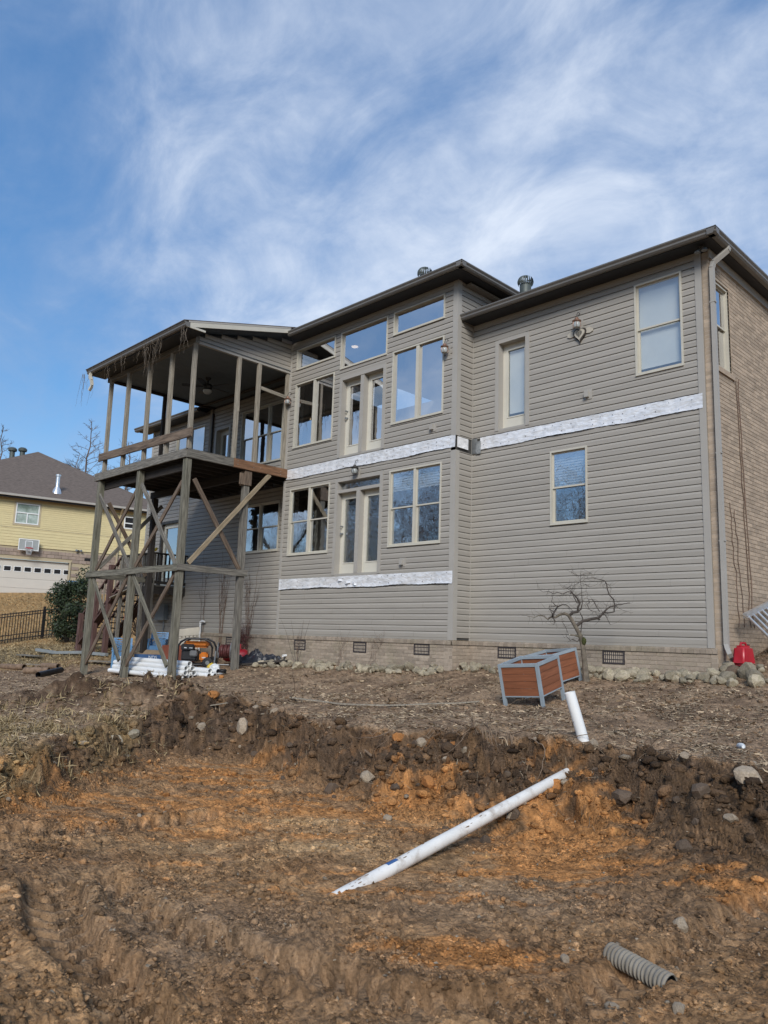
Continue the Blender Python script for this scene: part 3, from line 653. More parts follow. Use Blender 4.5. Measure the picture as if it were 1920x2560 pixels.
# torn flashing and rotten wood at the re-entrant corner
mb=MB(); mb.box(SB_,-.50,-.16,3.78,4.0,.030,.036); part('torn_flashing',mb,'foil',house,label='bent grey flashing torn open beside the rotten wood')
mb=MB(); mb.box(SB_,-.47,-.03,3.74,4.02,-.10,-.02); part('rotten_wood',mb,'rot_wood',house,label='rotten brown wood showing in the torn corner')
mb=MB()
for (u0,u1,v0,v1,o) in ((-4.74,-4.60,3.72,4.03,.03),(-4.62,-4.50,3.70,3.96,.045)): mb.box(FW_,u0,u1,v0,v1,o-.004,o)
part('torn_flashing',mb,'grey_metal',house)
mb=MB(); V=[FB_(-8.05+.62*i/12,1.26-.09*i/12+.02*math.sin(i*.9)-dd,.05+.03*math.sin(i*1.3)+dd*.2) for dd in (0,.045) for i in range(13)]
mb.add(V,[(i,i+1,14+i,13+i) for i in range(12)]); part('peeled_strip',mb,'foil',house,smooth=True)
# ---- brick: side wall and base
BL,BH,BJ=.203,.0677,.010
mort=MB(); SX=sideR(.118)
SWIN=(.13,.80,4.53,6.03)
mort.box(SX,.0,11,-.9,SWIN[2],-.1,-.006); mort.box(SX,.0,11,SWIN[3],6.42,-.1,-.006); mort.box(SX,.0,SWIN[0],SWIN[2],SWIN[3],-.1,-.006); mort.box(SX,SWIN[1],11,SWIN[2],SWIN[3],-.1,-.006)
mort.box(front(-.0),.001,.112,-.9,6.42,-.05,-.004)
swall=part('brick_side_wall',mort,'mortar',house)
bricks=[]   # (distance key, T, u0,u1,v0,v1, material family)
nc=int(7.3/BH)
for k in range(nc):
    z=-.9+k*BH; 
    if z+BH>6.42: break
    u=.0 if k%2 else -.0; first=True
    while u<3.6:
        w=(BL+BJ)*(.5 if (first and k%2) else 1); first=False
        l,r=u+(.0 if u==0 else BJ/2),u+w-BJ/2
        if not (z+BH>SWIN[2]-.0 and z<SWIN[3]+.0 and r>SWIN[0] and l<SWIN[1]): bricks.append(((.12-CX)**2+(u-CY)**2+(z)**2*1.6+(0 if z>-.1 else 80),SX,l,r,z+BJ/2,z+BH-BJ/2,'brick'))
        elif r>SWIN[1]>l+.03: bricks.append((1e3,SX,SWIN[1],r,z+BJ/2,z+BH-BJ/2,'brick'))
        elif l<SWIN[0]<r-.03: bricks.append((1e3,SX,l,SWIN[0],z+BJ/2,z+BH-BJ/2,'brick'))
        u+=w
    bricks.append((200+abs(z)*3,front(0.),.004,.116,z+BJ/2,z+BH-BJ/2,'brick'))
mb=MB()   # brick sill below the side window
for i in range(9): mb.box(lambda u,v,o:(.118+o,u,v-o*.25),SWIN[0]-.06+i*.09,SWIN[0]-.06+i*.09+.082,SWIN[2]-.10,SWIN[2]-.012,-.05,.03)
part('brick_sill',mb,'brick',swall)
window(sideR(.06),house,(SWIN[0]-.02,SWIN[1],SWIN[2]+.02,SWIN[3]-.02),1,True,'glass_up',name='window',split=.52)
# the base
FOUND=[(front(-.03),-Wd+.0,.045,'w'),(front(-D-.03),XB-.0,-Wd+.03,'b'),(front(-.03),-18.1,XB,'l')]
VENT=[(-4.05,-3.637,-.30,-.087,'w'),(-1.878,-1.477,-.305,-.083,'w'),(-9.509,-9.093,-.325,-.095,'b'),(-7.488,-7.082,-.315,-.088,'b'),(-5.72,-5.306,-.30,-.08,'b'),(-13.1,-12.7,-.31,-.09,'l')]
mort=MB()
mort.box(front(-.03),-Wd,.042,-1.1,-.01,-.2,-.006); mort.box(front(-D-.03),XB+.004,-Wd+.026,-1.3,-.01,-.2,-.006); mort.box(front(-.03),-18.1,XB,-1.3,-.01,-.2,-.006); mort.box(sideR(-Wd+.03),-D-.03,-.03,-1.1,-.01,-.2,-.006)
mort.box(sideR(.045),-.03,.02,-1.,-.01,-.1,-.004)
base=part('brick_base',mort,'mortar',house)
for T,l0,r0,key in FOUND+[(sideR(-Wd+.03),-D-.03,-.03,'s')]:
    for k in range(10):
        z=-.083-(k+1)*BH
        if z<-.78: break
        u=l0-(.1065 if k%2 else 0)
        while u<r0:
            l,r=max(u+BJ/2,l0),min(u+BL+BJ/2,r0); vs=[v for v in VENT if v[4]==key]
            if r-l>.02 and not any(z+BH>v[2] and z<v[3] and r>v[0] and l<v[1] for v in vs):
                wx=T((l+r)/2,z,0); bricks.append(((wx[0]-CX)**2+(wx[1]-CY)**2+ (0 if key in 'wbs' else 400)+(k>4)*200,T,l,r,z+BJ/2,z+BH-BJ/2,'brick_base'))
            elif r-l>.02:
                for v in vs:
                    if z+BH>v[2] and z<v[3]:
                        if l<v[0]-.03<r: bricks.append((900,T,l,v[0]-.004,z+BJ/2,z+BH-BJ/2,'brick_base'))
                        if l<v[1]+.03<r and r-v[1]>.02: bricks.append((900,T,v[1]+.004,r,z+BJ/2,z+BH-BJ/2,'brick_base'))
            u+=BL+BJ
bricks.sort(key=lambda q:q[0])
cache={}; many={'brick':MB(),'brick_base':MB()}
for i,(kd,T,l,r,v0,v1,fam) in enumerate(bricks):
    host=swall if fam=='brick' else base
    if i<290:
        w=round(r-l,3); P=Vector(T(l,v0,0)); Q=Vector(T(r,v0,0)); ax='x' if abs(Q.x-P.x)>abs(Q.y-P.y) else 'y'; key=(w,ax,fam)
        if key not in cache:
            mb=MB(); (mb.box(front(0.),0,w,0,v1-v0,-.06,.001) if ax=='x' else mb.box(sideR(0.),0,w,0,v1-v0,-.06,.001)); cache[key]=mb.mesh('brick'); cache[key].materials.append(MATS[fam])
        o=bpy.data.objects.new('brick',cache[key]); COL.objects.link(o); o.parent=host
        j=random.uniform(-.001,.0015); o.location=P+(Vector((0,-j,0)) if ax=='x' else Vector((j,0,0)))
    else:
        M_=many[fam]; M_.tint=random.uniform(.8,1.18); M_.box(T,l,r,v0,v1,-.06,.001+random.uniform(-.001,.0015))
part('bricks',many['brick'],'brick_many',swall,kind='stuff'); part('bricks',many['brick_base'],'brick_base_many',base,kind='stuff')
# sloping header course on the base
hd=MB()
for T0,l0,r0,key in FOUND:
    u=l0
    while u<r0-.03:
        hd.tint=random.uniform(.72,1.05); e=min(u+.0905,r0-.002); Y0=-(T0(0,0,0)[1])
        P=[T0(u,-.083,-.02),T0(e,-.083,-.02),T0(e,-.003,-.02),T0(u,-.003,-.02),T0(u,-.083,.020),T0(e,-.083,.020),T0(e,-.020,.020),T0(u,-.020,.020)]
        hd.add(P,[(0,1,2,3),(4,7,6,5),(0,4,5,1),(3,2,6,7),(0,3,7,4),(1,5,6,2)]); u+=.0945
T0=sideR(-Wd+.03); u=-D-.05
while u<-.05:
    hd.tint=random.uniform(.72,1.05); hd.box(T0,u,u+.0905,-.083,-.012,-.02,.020); u+=.0945
part('header_bricks',hd,'brick_base_many',base,kind='stuff')
for l,r,b_,t_,key in VENT:
    T=dict(w=front(-.03),b=front(-D-.03),l=front(-.03))[key]; mb=MB(); rect_frame(mb,T,l,r,b_,t_,.025,-.03,.006); mb.box(T,l+.02,r-.02,b_+.02,t_-.02,-.04,-.028)
    for i in range(9): x=l+.05+(r-l-.1)*i/8; mb.box(T,x-.007,x+.007,b_+.024,t_-.024,-.028,-.004)
    for f in (.33,.66): zq=b_+(t_-b_)*f; mb.box(T,l+.025,r-.025,zq-.007,zq+.007,-.028,-.003)
    part('foundation_vent',mb,'vent_metal',base)
# ---- eaves
GP=[(-.02,0),(-.02,-.115),(.075,-.115),(.10,-.085),(.10,-.055),(.125,-.022),(.125,0),(.112,0),(.112,-.012),(-.008,-.012)]
def eave(p0,p1,od,z,ov,capname='gutter'):
    # gutter front top edge runs p0-p1 at height z
    o=Vector(od); a=Vector((*p0,z))-o*.125; b_=Vector((*p1,z))-o*.125
    mb=MB(); mb.extrude(GP,a,b_,od); g=part('gutter',mb,'gutter',house); return g
SG=.105
eave((-Wd+.028,-.48),(.438,-.48),(0,-1,0),6.567,.48); eave((.438,-.48),(.438,11),(1,0,0),6.567,.4)
eave((-9.84,-1.0),(-4.273,-1.0),(0,-1,0),7.421,.48); eave((-4.273,-1.0),(-4.273,1.2),(1,0,0),7.421,.48)
eave((-18.58,-.48),(-14.75,-.48),(0,-1,0),6.567,.48)
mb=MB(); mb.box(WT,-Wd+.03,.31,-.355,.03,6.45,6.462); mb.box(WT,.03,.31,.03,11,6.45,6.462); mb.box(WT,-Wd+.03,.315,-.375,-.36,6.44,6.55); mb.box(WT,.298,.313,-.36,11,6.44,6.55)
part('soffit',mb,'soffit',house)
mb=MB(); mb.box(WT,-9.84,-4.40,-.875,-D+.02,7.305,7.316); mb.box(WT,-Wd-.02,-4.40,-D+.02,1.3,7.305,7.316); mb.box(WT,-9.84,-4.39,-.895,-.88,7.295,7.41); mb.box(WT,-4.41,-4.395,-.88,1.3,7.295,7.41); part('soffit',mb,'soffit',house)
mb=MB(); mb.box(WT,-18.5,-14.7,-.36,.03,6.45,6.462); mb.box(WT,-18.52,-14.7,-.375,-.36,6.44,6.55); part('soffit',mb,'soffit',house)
# brick frieze at the side
mb=MB(); mb.box(SX,-.02,11,6.30,6.45,.0,.03); part('frieze_board',mb,'trim',house)
# roofs
def slab(mb,P,th=.03):
    P=[Vector(p) for p in P]; n=len(P); V=P+[p-Vector((0,0,th)) for p in P]
    mb.add(V,[tuple(range(n)),tuple(range(2*n-1,n-1,-1))]+[(i,n+i,n+(i+1)%n,(i+1)%n) for i in range(n)])
mb=MB(); s=.40; ze=6.572
slab(mb,[(-Wd,-.43,ze),(.385,-.43,ze),(-4.9,4.86,ze+s*5.29),(-Wd,4.86,ze+s*5.29)]); slab(mb,[(.385,-.43,ze),(.385,11,ze),(-4.9,11,ze+s*5.29),(-4.9,4.86,ze+s*5.29)])
roof=part('roof',mb,'shingle',house)
mb=MB(); ze=7.427
slab(mb,[(-9.84,-.95,ze),(-4.32,-.95,ze),(-7.5,2.23,ze+.34*3.18),(-9.84,2.23,ze+.34*3.18)]); slab(mb,[(-4.32,-.95,ze),(-4.32,6,ze),(-7.5,6,ze+.34*3.18),(-7.5,2.23,ze+.34*3.18)]); part('roof',mb,'shingle',house)
mb=MB(); ze=6.572; slab(mb,[(-18.53,-.43,ze),(-10.3,-.43,ze),(-10.3,4.8,ze+.3*5.2),(-14.2,4.8,ze+.3*5.2)]); slab(mb,[(-18.53,-.43,ze),(-14.2,4.8,ze+.3*5.2),(-18.53,9.,ze)]); part('roof',mb,'shingle',house)
# turbine ventilators
def turbine(p,rd,hn):
    b=MB(); b.lathe([(rd*.72,-.5),(rd*.72,0),(rd*.66,.02),(.0,.03)],p,16); base_=part('roof_turbine',b,'turbine',house,smooth=True)
    b=MB()
    for k in range(22):
        a=2*math.pi*k/22; V=[]
        for j in range(8):
            ph=-.55+1.35*j/7*1.0; rr=rd*math.cos(ph*.95); z=rd*.42+rd*.85*math.sin(ph)
            for da,sr in ((0,1.),(.20,.93)): V.append((p[0]+rr*sr*math.cos(a+da+.12*j/7),p[1]+rr*sr*math.sin(a+da+.12*j/7),p[2]+z))
        b.add(V,[(2*j,2*j+1,2*j+3,2*j+2) for j in range(7)])
    b.lathe([(rd*.3,rd*1.12),(rd*.36,rd*1.2),(.0,rd*1.27)],p,12); part('turbine_head',b,'turbine',base_)
turbine((-5.93,-.26,7.86),.17,0); turbine((-3.77,.44,7.22),.165,0)
# vent stack on the far roof, downspout
dsp=MB(); path=[(.385,.16,6.46),(.375,.14,6.40),(.20,.0,6.20),(.178,-.02,6.10),(.178,-.03,3.2),(.178,-.03,.06),(.21,-.07,-.02),(.27,-.14,-.10)]
for a,b_ in zip(path,path[1:]): dsp.bar(a,b_,.078,.062,(1,0,0))
for z in (5.5,3.0,1.62): dsp.box(WT,.135,.222,-.066,.01,z,z+.02)
part('downspout',dsp,'trim',house)
mb=MB(); mb.bar((-14.50,-.05,4.0),(-14.50,-.05,6.4),.07,.06); part('downspout',mb,'dark_metal',house)
# outlets and dryer vent
for T,u,v,nm in ((FW_,-2.097,4.437,'outlet_box'),(FB_,-5.352,4.288,'outlet_box'),(FB_,-6.10,1.555,'wall_vent')):
    mb=MB(); mb.box(T,u-.075,u+.075,v-.095,v+.085,.0,.03); mb.box(T,u-.05,u+.03,v-.06,v+.055,.03,.085); part(nm,mb,'trim',house)
mb=MB(); mb.pipe((-9.79,-D-.02,-.47),(-9.79,-D-.13,-.48),.03,.024,10); part('drain_spout',mb,'pvc',house)
# ---------------------------------------------------------------- timber porch
YP=-3.241
porch=thing('timber_porch',(-12.4,-2.4,-1.05),'tall weathered timber porch on braced posts with roof, left of the bay','porch')
def tb(n,p0,p1,w,d,m,up=(0,0,1)): return timber(n,p0,p1,w,d,m,porch,up)
# posts below
for x,y,zt,m in ((-10.24,YP,3.82,'wood_green'),(-12.38,YP,3.82,'wood_green'),(-14.52,YP,3.82,'wood_green'),(-10.246,-1.66,3.46,'wood_grey'),(-14.55,-1.66,3.60,'wood_dark')):
    tb('post',(x+random.uniform(-.01,.01),y,g1(x,y)-.25),(x,y,zt),.142,.142,m,(0,1,0))
tb('post_bracket',(-10.246,-1.66,3.46),(-10.246,-1.66,3.80),.20,.20,'wood_brown',(0,1,0))
tb('post_bracket',(-10.20,-1.80,3.47),(-10.20,-1.80,3.74),.05,.13,'wood_brown',(0,1,0))
# rims
tb('rim_board',(-14.72,YP-.09,3.932),(-10.15,YP-.09,3.932),.20,.04,'wood_grey',(0,1,0))
tb('rim_board',(-10.15,YP-.07,3.932),(-10.15,-2.08,3.932),.20,.04,'wood_grey',(1,0,0))
tb('rim_board',(-10.135,-2.10,3.930),(-10.135,-D-.03,3.930),.215,.05,'wood_rust',(1,0,0))
tb('rim_board',(-14.70,YP-.07,3.932),(-14.70,-.05,3.932),.20,.04,'wood_dark',(1,0,0))
mb=MB()
for y,z in ((-2.0,3.98),(-2.0,3.90),(-1.55,3.97),(-1.55,3.90),(-1.35,3.93),(-.75,3.95),(-.75,3.88)): mb.lathe([(.011,0),(.009,.006),(.0,.008)],n=8,T=lambda a,b,c:(-10.11+c,y+a,z+b))
for x,z in ((-10.4,3.98),(-10.4,3.88),(-12.3,3.98),(-12.35,3.88),(-14.45,3.98),(-14.4,3.88),(-11.4,3.93)): mb.lathe([(.011,0),(.009,.006),(.0,.008)],n=8,T=lambda a,b,c:(x+a,YP-.11-c,z+b))
part('bolts',mb,'grey_metal',porch,kind='stuff')
# joists, deck boards, beams
for i in range(12): x=-14.6+i*.4; tb('joist',(x,YP-.05,3.91),(x,-.03,3.91),.16,.04,'wood_dark',(1,0,0))
for i in range(23): y=YP-.04+i*.1405; tb('deck_board',(-14.72,y,4.022),(-10.14 if y<-D-.08 else -10.25,y,4.022),.132,.028,'wood_dark',(0,0,1)) if y<-.04 else None
tb('beam',(-14.75,-1.66,3.70),(-10.3,-1.66,3.70),.18,.09,'wood_dark',(0,1,0))
tb('beam',(-14.6,YP+.12,3.70),(-10.3,YP+.12,3.70),.18,.06,'wood_dark',(0,1,0))
# horizontal girts at mid height
tb('girt',(-14.70,YP-.095,1.375),(-10.17,YP-.095,1.375),.145,.04,'wood_green',(0,1,0))
tb('girt',(-10.15,YP-.11,1.385),(-10.15,-1.53,1.385),.14,.04,'wood_grey',(1,0,0))
tb('girt',(-14.62,YP-.05,1.36),(-14.62,-1.5,1.36),.14,.04,'wood_green',(1,0,0))
# crossed braces
BR=[(-14.45,3.45,-12.45,1.46,0,'wood_grey'),(-12.51,3.37,-14.37,1.49,1,'wood_brown'),(-12.21,3.47,-10.34,1.46,0,'wood_grey'),(-10.39,3.32,-12.28,1.49,1,'wood_brown'),
    (-14.36,1.28,-12.60,-.71,0,'wood_green'),(-12.59,1.28,-14.48,-.86,1,'wood_brown'),(-12.24,1.28,-10.39,-.74,0,'wood_green'),(-10.40,1.28,-12.37,-.83,1,'wood_brown')]
for x0,z0_,x1,z1_,k,m in BR: tb('brace',(x0,YP-.045+.045*k,z0_),(x1,YP-.045+.045*k,z1_),.105,.04,m,(0,1,0))
tb('brace',(-10.18,-3.08,3.38),(-10.18,-1.74,1.46),.105,.04,'wood_brown',(1,0,0)); tb('brace',(-10.14,-3.10,1.49),(-10.14,-1.05,3.82),.105,.04,'wood_tan',(1,0,0))
tb('brace',(-14.56,-2.97,3.30),(-14.56,-1.75,1.46),.10,.04,'wood_brown',(1,0,0)); tb('brace',(-14.52,-1.45,3.42),(-14.52,-3.08,1.58),.10,.04,'wood_grey',(1,0,0))
# upper storey: posts, rail, headers
for x in (-10.25,-11.26,-12.33,-13.42,-14.43): tb('porch_post',(x+.02,YP,4.03),(x-.01,YP,6.545),.092,.092,'wood_pale',(0,1,0))
for y in (-2.05,-1.465): tb('porch_post',(XB+.0,y,4.03),(XB,y,6.54),.092,.092,'wood_pale',(0,1,0))
tb('porch_post',(XB-.03,-D-.06,4.04),(XB-.03,-D-.06,6.54),.07,.09,'wood_pale',(0,1,0))
tb('porch_post',(XB+.025,-2.02,5.2),(XB+.025,-2.05,6.5),.05,.05,'wood_pale',(0,1,0))
tb('porch_post',(-14.55,-.05,4.03),(-14.55,-.05,6.53),.11,.06,'wood_pale',(0,1,0)); tb('porch_post',(-14.45,-1.66,4.03),(-14.45,-1.66,6.53),.09,.09,'wood_dark',(0,1,0))
tb('cross_rail',(XB,-1.42,5.95),(XB,-.60,5.90),.085,.04,'wood_pale',(1,0,0))
tb('guard_rail',(-14.62,YP-.075,4.455),(-10.02,YP-.075,4.39),.205,.045,'wood_brown',(0,1,0))
tb('header',(-14.60,YP,6.625),(-10.19,YP,6.625),.19,.10,'wood_grey',(0,1,0))
def pbox(n,m,*bs):
    mb=MB()
    for b_ in bs: mb.box(WT,*b_)
    return part(n,mb,m,porch)
pbox('header','trim',(XB-.05,XB+.03,YP+.05,-D-.005,6.535,6.60)); pbox('header','wood_dark',(-14.55,-14.47,YP,-.02,6.53,6.70))
for i in range(18): pbox('ceiling_board','ceiling_paint',(-14.6+i*.245,-14.6+i*.245+.241,YP+.06,-.03,6.60,6.612))
# gable siding on the side
TS=sideR(XB+.012); zr=lambda y:6.60+.262*(y+3.79)
gb=MB(); gb.prism([(-3.2,6.6),(-D-.01,6.6),(-D-.01,zr(-D)-.03),(-3.2,zr(-3.2)-.03)],TS,-.04,-.001); gab=part('gable_wall',gb,'siding_back',porch)
a=6.60
while a<zr(-D)-.03:
    b_=a+c; u0=max(-3.2,-3.79+(b_-6.60)/.262-.12); mb=MB()
    if -D-.02-u0>.1:
        plank(mb,TS,[(u0,-D-.012,a,b_)],a); part('siding_plank',mb,'siding',gab)
    a+=c
# roof
mb=MB(); slab(mb,[(-14.78,-3.84,6.79),(-9.80,-3.84,6.79),(-9.80,.9,6.79+.262*4.74),(-14.78,.9,6.79+.262*4.74)],.02); pr=part('roof',mb,'shingle',porch)
def sl_board(n,x0,x1,y0,y1,h0,h1,m):
    mb=MB(); f=lambda y:6.77+.262*(y+3.84); V=[(x,y,f(y)+h) for y in (y0,y1) for h in (h0,h1) for x in (x0,x1)]
    mb.add(V,[(0,2,3,1),(4,5,7,6),(0,1,5,4),(2,6,7,3),(0,4,6,2),(1,3,7,5)]); return part(n,mb,m,porch)
sl_board('rake_board',-9.835,-9.805,-3.72,-.9,-.145,-.002,'frame_tan'); sl_board('rake_board',-9.86,-9.80,-3.72,-.9,-.035,-.001,'trim'); sl_board('rake_soffit',-10.22,-9.84,-3.7,-.9,-.15,-.135,'soffit'); sl_board('rake_board',-14.79,-14.76,-3.72,-.9,-.145,-.002,'frame_tan')
pbox('eave_return','frame_tan',(-9.84,-9.806,-3.76,-3.28,6.655,6.70))
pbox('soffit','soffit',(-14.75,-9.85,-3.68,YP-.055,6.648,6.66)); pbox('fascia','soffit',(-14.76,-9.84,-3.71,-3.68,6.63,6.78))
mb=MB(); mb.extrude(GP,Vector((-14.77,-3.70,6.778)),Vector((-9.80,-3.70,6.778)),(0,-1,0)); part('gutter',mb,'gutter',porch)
mb=MB(); pth=[(-14.6,-3.77,6.67),(-14.6,-3.78,6.58),(-14.50,-3.77,6.44),(-14.47,-3.76,6.30),(-14.56,-3.78,6.18)]
for p,q_ in zip(pth,pth[1:]): mb.bar(p,q_,.075,.06,(0,1,0))
part('broken_downspout',mb,'frame_tan',porch)
# hanging dead vines
mb=MB(); rv=random.Random(4)
for x0,sp,n,ln in ((-14.75,.3,9,.75),(-13.75,.15,7,.35),(-12.2,.9,10,.3),(-11.55,.22,12,.8),(-11.0,.15,5,.5),(-9.95,.12,8,.6),(-12.9,.3,4,.45)):
    for _ in range(n):
        x=x0+rv.uniform(-sp,sp); y=-3.82+rv.uniform(-.03,.16); p=Vector((x,y,6.70)); P=[p.copy()]; L_=ln*rv.uniform(.4,1.3); dx=rv.uniform(-.3,.3)
        for k in range(9): p=p+Vector((dx*.04+rv.gauss(0,.018),rv.gauss(0,.014),-L_/9)); P.append(p.copy())
        mb.tube(P,[.005-.0004*k for k in range(10)],3)
o=part('hanging_vines',mb,'vine_pale',None,kind='stuff'); tag(o,'dry vine strands hanging from the porch gutter','vine')
# ceiling fan
fx,fy=-12.31,-1.62
fan=thing('ceiling_fan',(fx,fy,6.60),'black ceiling fan with white light bowl under the porch ceiling','ceiling fan')
mb=MB(); mb.lathe([(.0,0),(.075,0),(.06,-.06),(.018,-.07),(.018,-.16),(.10,-.18),(.125,-.23),(.11,-.30),(.05,-.33),(.0,-.33)],(fx,fy,6.60),20); part('motor',mb,'fan_black',fan,smooth=True)
for k in range(5):
    a=2*math.pi*k/5+.35; d=Vector((math.cos(a),math.sin(a),0)); s_=Vector((-d.y,d.x,.18)).normalized(); mb=MB(); p0=Vector((fx,fy,6.355)); V=[]
    for rr,w in ((.10,.03),(.18,.035),(.22,.06),(.45,.068),(.62,.066),(.66,.045)): V+=[p0+d*rr+s_*w,p0+d*rr-s_*w,p0+d*rr-s_*w+Vector((0,0,.008)),p0+d*rr+s_*w+Vector((0,0,.008))]
    mb.add(V,[(4*i+j,4*i+(j+1)%4,4*i+4+(j+1)%4,4*i+4+j) for i in range(5) for j in range(4)]+[(0,1,2,3),(23,22,21,20)]); part('blade',mb,'fan_black',fan)
mb=MB(); mb.lathe([(.0,-.44),(.07,-.425),(.11,-.38),(.115,-.34),(.06,-.325)],(fx,fy,6.60),20); part('light_bowl',mb,'white_glass',fan,smooth=True)
# pull chain / loose rod hanging below the ceiling
mb=MB(); mb.tube([(-11.35,-2.55,6.6),(-11.35,-2.55,6.18)],.008,6); o=part('hanging_rod',mb,'white_glass',None); tag(o,'thin pale rod hanging from the porch ceiling near the fan','rod')
# ---------------------------------------------------------------- wall lanterns and ornament
def lantern(T,u,v,label,m='copper',hook=True):
    p=T(u,v,.0); t=thing('wall_lantern',p,label,'lantern','wall lanterns on the house')
    A=lambda x,y,z:T(u+x,v+y,z)
    mb=MB(); mb.box(T,u-.06,u+.06,v-.13,v+.12,.0,.02); part('back_plate',mb,'trim',t)
    mb=MB(); mb.tube([A(0,.02,.02),A(0,.0,.06),A(0,.05,.13)],.012,6); mb.tube([A(0,.05,.13),A(0,.13,.13),A(-.0,.20,.10),A(.0,.22,.05),A(0,.19,.02)] if hook else [A(0,.05,.13),A(0,.10,.13)],.007,6); part('arm',mb,'dark_metal' if hook else m,t)
    mb=MB(); mb.lathe([(.0,.10),(.03,.09),(.045,.05),(.085,.03),(.08,.015),(.055,.0),(.0,.0)],n=14,T=lambda x,y,z:T(u+x,v+z,.13+y)); part('lamp_cap',mb,m,t,smooth=True)
    mb=MB(); mb.lathe([(.055,.0),(.075,-.05),(.06,-.10),(.0,-.115)],n=14,T=lambda x,y,z:T(u+x,v+z,.13+y)); g_=part('globe',mb,'bulb',t,smooth=True)
    mb=MB()
    for k in range(6):
        a=math.pi*k/3; mb.tube([T(u+.06*math.cos(a),v,.13+.06*math.sin(a)),T(u+.08*math.cos(a),v-.05,.13+.08*math.sin(a)),T(u+.06*math.cos(a),v-.105,.13+.06*math.sin(a))],.005,4)
    part('cage',mb,m,g_); return t
lantern(FB_,-4.985,5.86,'copper lantern high at the right edge of the bay'); lantern(FB_,-10.13,5.80,'copper lantern at the left edge of the bay, beside the porch')
lantern(FB_,-7.55,3.69,'dark lantern above the lower double door','dark_metal'); lantern(FW_,-2.25,5.81,'copper lantern above the winged heart ornament')
ht=thing('heart_ornament',(-2.25,-.03,5.45),'winged heart ornament with pale rim hung on the siding below a lantern','ornament')
def heart(s,cx,cz,n=28):
    P=[]
    for i in range(n):
        a=2*math.pi*i/n; P.append((cx+s*16*math.sin(a)**3/17,cz+s*(13*math.cos(a)-5*math.cos(2*a)-2*math.cos(3*a)-math.cos(4*a))/15))
    return P
for nm,s_,o0,o1,m in (('heart_back',.145,.02,.05,'wood_dark'),('heart_rim',.112,.05,.07,'card_pale'),('heart_centre',.065,.07,.078,'wood_grey')):
    mb=MB(); mb.prism(heart(s_,-2.24,5.60+(.01 if s_<.1 else 0)),FW_,o0,o1); part(nm,mb,m,ht)
for sg in (-1,1):
    mb=MB(); mb.prism([(-2.24+sg*q_[0],5.63+q_[1]) for q_ in ((.10,-.03),(.20,-.045),(.265,-.02),(.255,.03),(.22,.055),(.19,.075),(.12,.06))],FW_,.025,.04); part('wing',mb,'card_pale',ht)
# corner flood light under the eave
fl=thing('flood_light',(.10,-.12,6.40),'dark twin flood light under the right-hand eave corner','flood light')
mb=MB(); mb.lathe([(.0,.04),(.05,.04),(.05,.0),(.0,.0)],(.09,-.17,6.41),10); part('mount',mb,'dark_metal',fl)
for dx in (-.05,.06): mb=MB(); mb.lathe([(.02,0),(.045,-.05),(.05,-.09),(.0,-.085)],n=10,T=lambda x,y,z:(.09+dx+x,-.19+y+z*.5,6.40+z*.8)); part('lamp_head',mb,'grey_metal',fl,smooth=True)
# ceiling lights seen through the upper windows
for i,(x,y,z) in enumerate(((-8.94,.47,7.235),(-7.38,1.31,7.235),(-12.6,2.2,6.41),(-15.3,3.0,6.41))):
    mb=MB(); mb.lathe([(.0,0),(.085,0),(.085,-.012),(.0,-.012)],(x,y,z),16); o=part('recessed_light',mb,'lamp_glow',None); tag(o,['glowing round ceiling light behind the middle top bay window','glowing round ceiling light behind the right tall bay window','glowing ceiling light behind the porch triple window','glowing ceiling light behind the far left upper window'][i],'light')
for i,x in enumerate((-14.4,-15.0)):
    t_=thing('pendant_lamp',(x,2.2,5.75),['white pendant lamp behind the triple window, nearer the bay','white pendant lamp behind the triple window, farther from the bay'][i],'lamp'); mb=MB(); mb.lathe([(.12,-.12),(.05,.0),(.0,.0)],(x,2.2,5.75),14); part('shade',mb,'lamp_glow',t_); mb=MB(); mb.tube([(x,2.2,5.75),(x,2.2,6.42)],.006,4); part('cord',mb,'black_plastic',t_)
# ---------------------------------------------------------------- landing and stairs behind the porch
ld=thing('back_landing',(-16.3,-.5,-.8),'small raised wooden landing with dark baluster railing and stairs behind the porch','landing')
def lt(n,p0,p1,w,d,m,up=(0,0,1)): return timber(n,p0,p1,w,d,m,ld,up)
LX0,LX1,LY,LZ=-17.3,-15.42,-1.08,1.28
for p0,p1 in (((LX0,LY,LZ-.12),(LX1,LY,LZ-.12)),((LX1,LY,LZ-.12),(LX1,-.03,LZ-.12))): lt('rim_board',p0,p1,.22,.04,'wood_dark',(0,1,0) if p0[1]==p1[1] else (1,0,0))
for i in range(8): lt('deck_board',(LX0,LY+.06+i*.135,LZ),(LX1,LY+.06+i*.135,LZ),.128,.028,'wood_grey')
for x,y in ((LX1,LY),(LX0,LY),((LX0+LX1)/2+.35,LY)): lt('post',(x,y,g1(x,y)-.2),(x,y,LZ+.95),.09,.09,'wood_grey',(0,1,0))
lt('top_rail',(LX0,LY,LZ+.93),(LX1+.05,LY,LZ+.93),.12,.04,'wood_dark'); lt('top_rail',(LX1,LY,LZ+.93),(LX1,-.03,LZ+.93),.12,.04,'wood_dark'); lt('bottom_rail',(LX0,LY,LZ+.10),(LX1,LY,LZ+.10),.04,.08,'wood_dark'); lt('bottom_rail',(LX1,LY,LZ+.10),(LX1,-.03,LZ+.10),.04,.08,'wood_dark')
for i in range(15): x=LX0+.1+i*.125; lt('baluster',(x,LY,LZ+.10),(x,LY,LZ+.92),.04,.04,'wood_grey',(0,1,0))
for i in range(8): y=LY+.12+i*.125; lt('baluster',(LX1,y,LZ+.10),(LX1,y,LZ+.92),.04,.04,'wood_dark',(0,1,0))
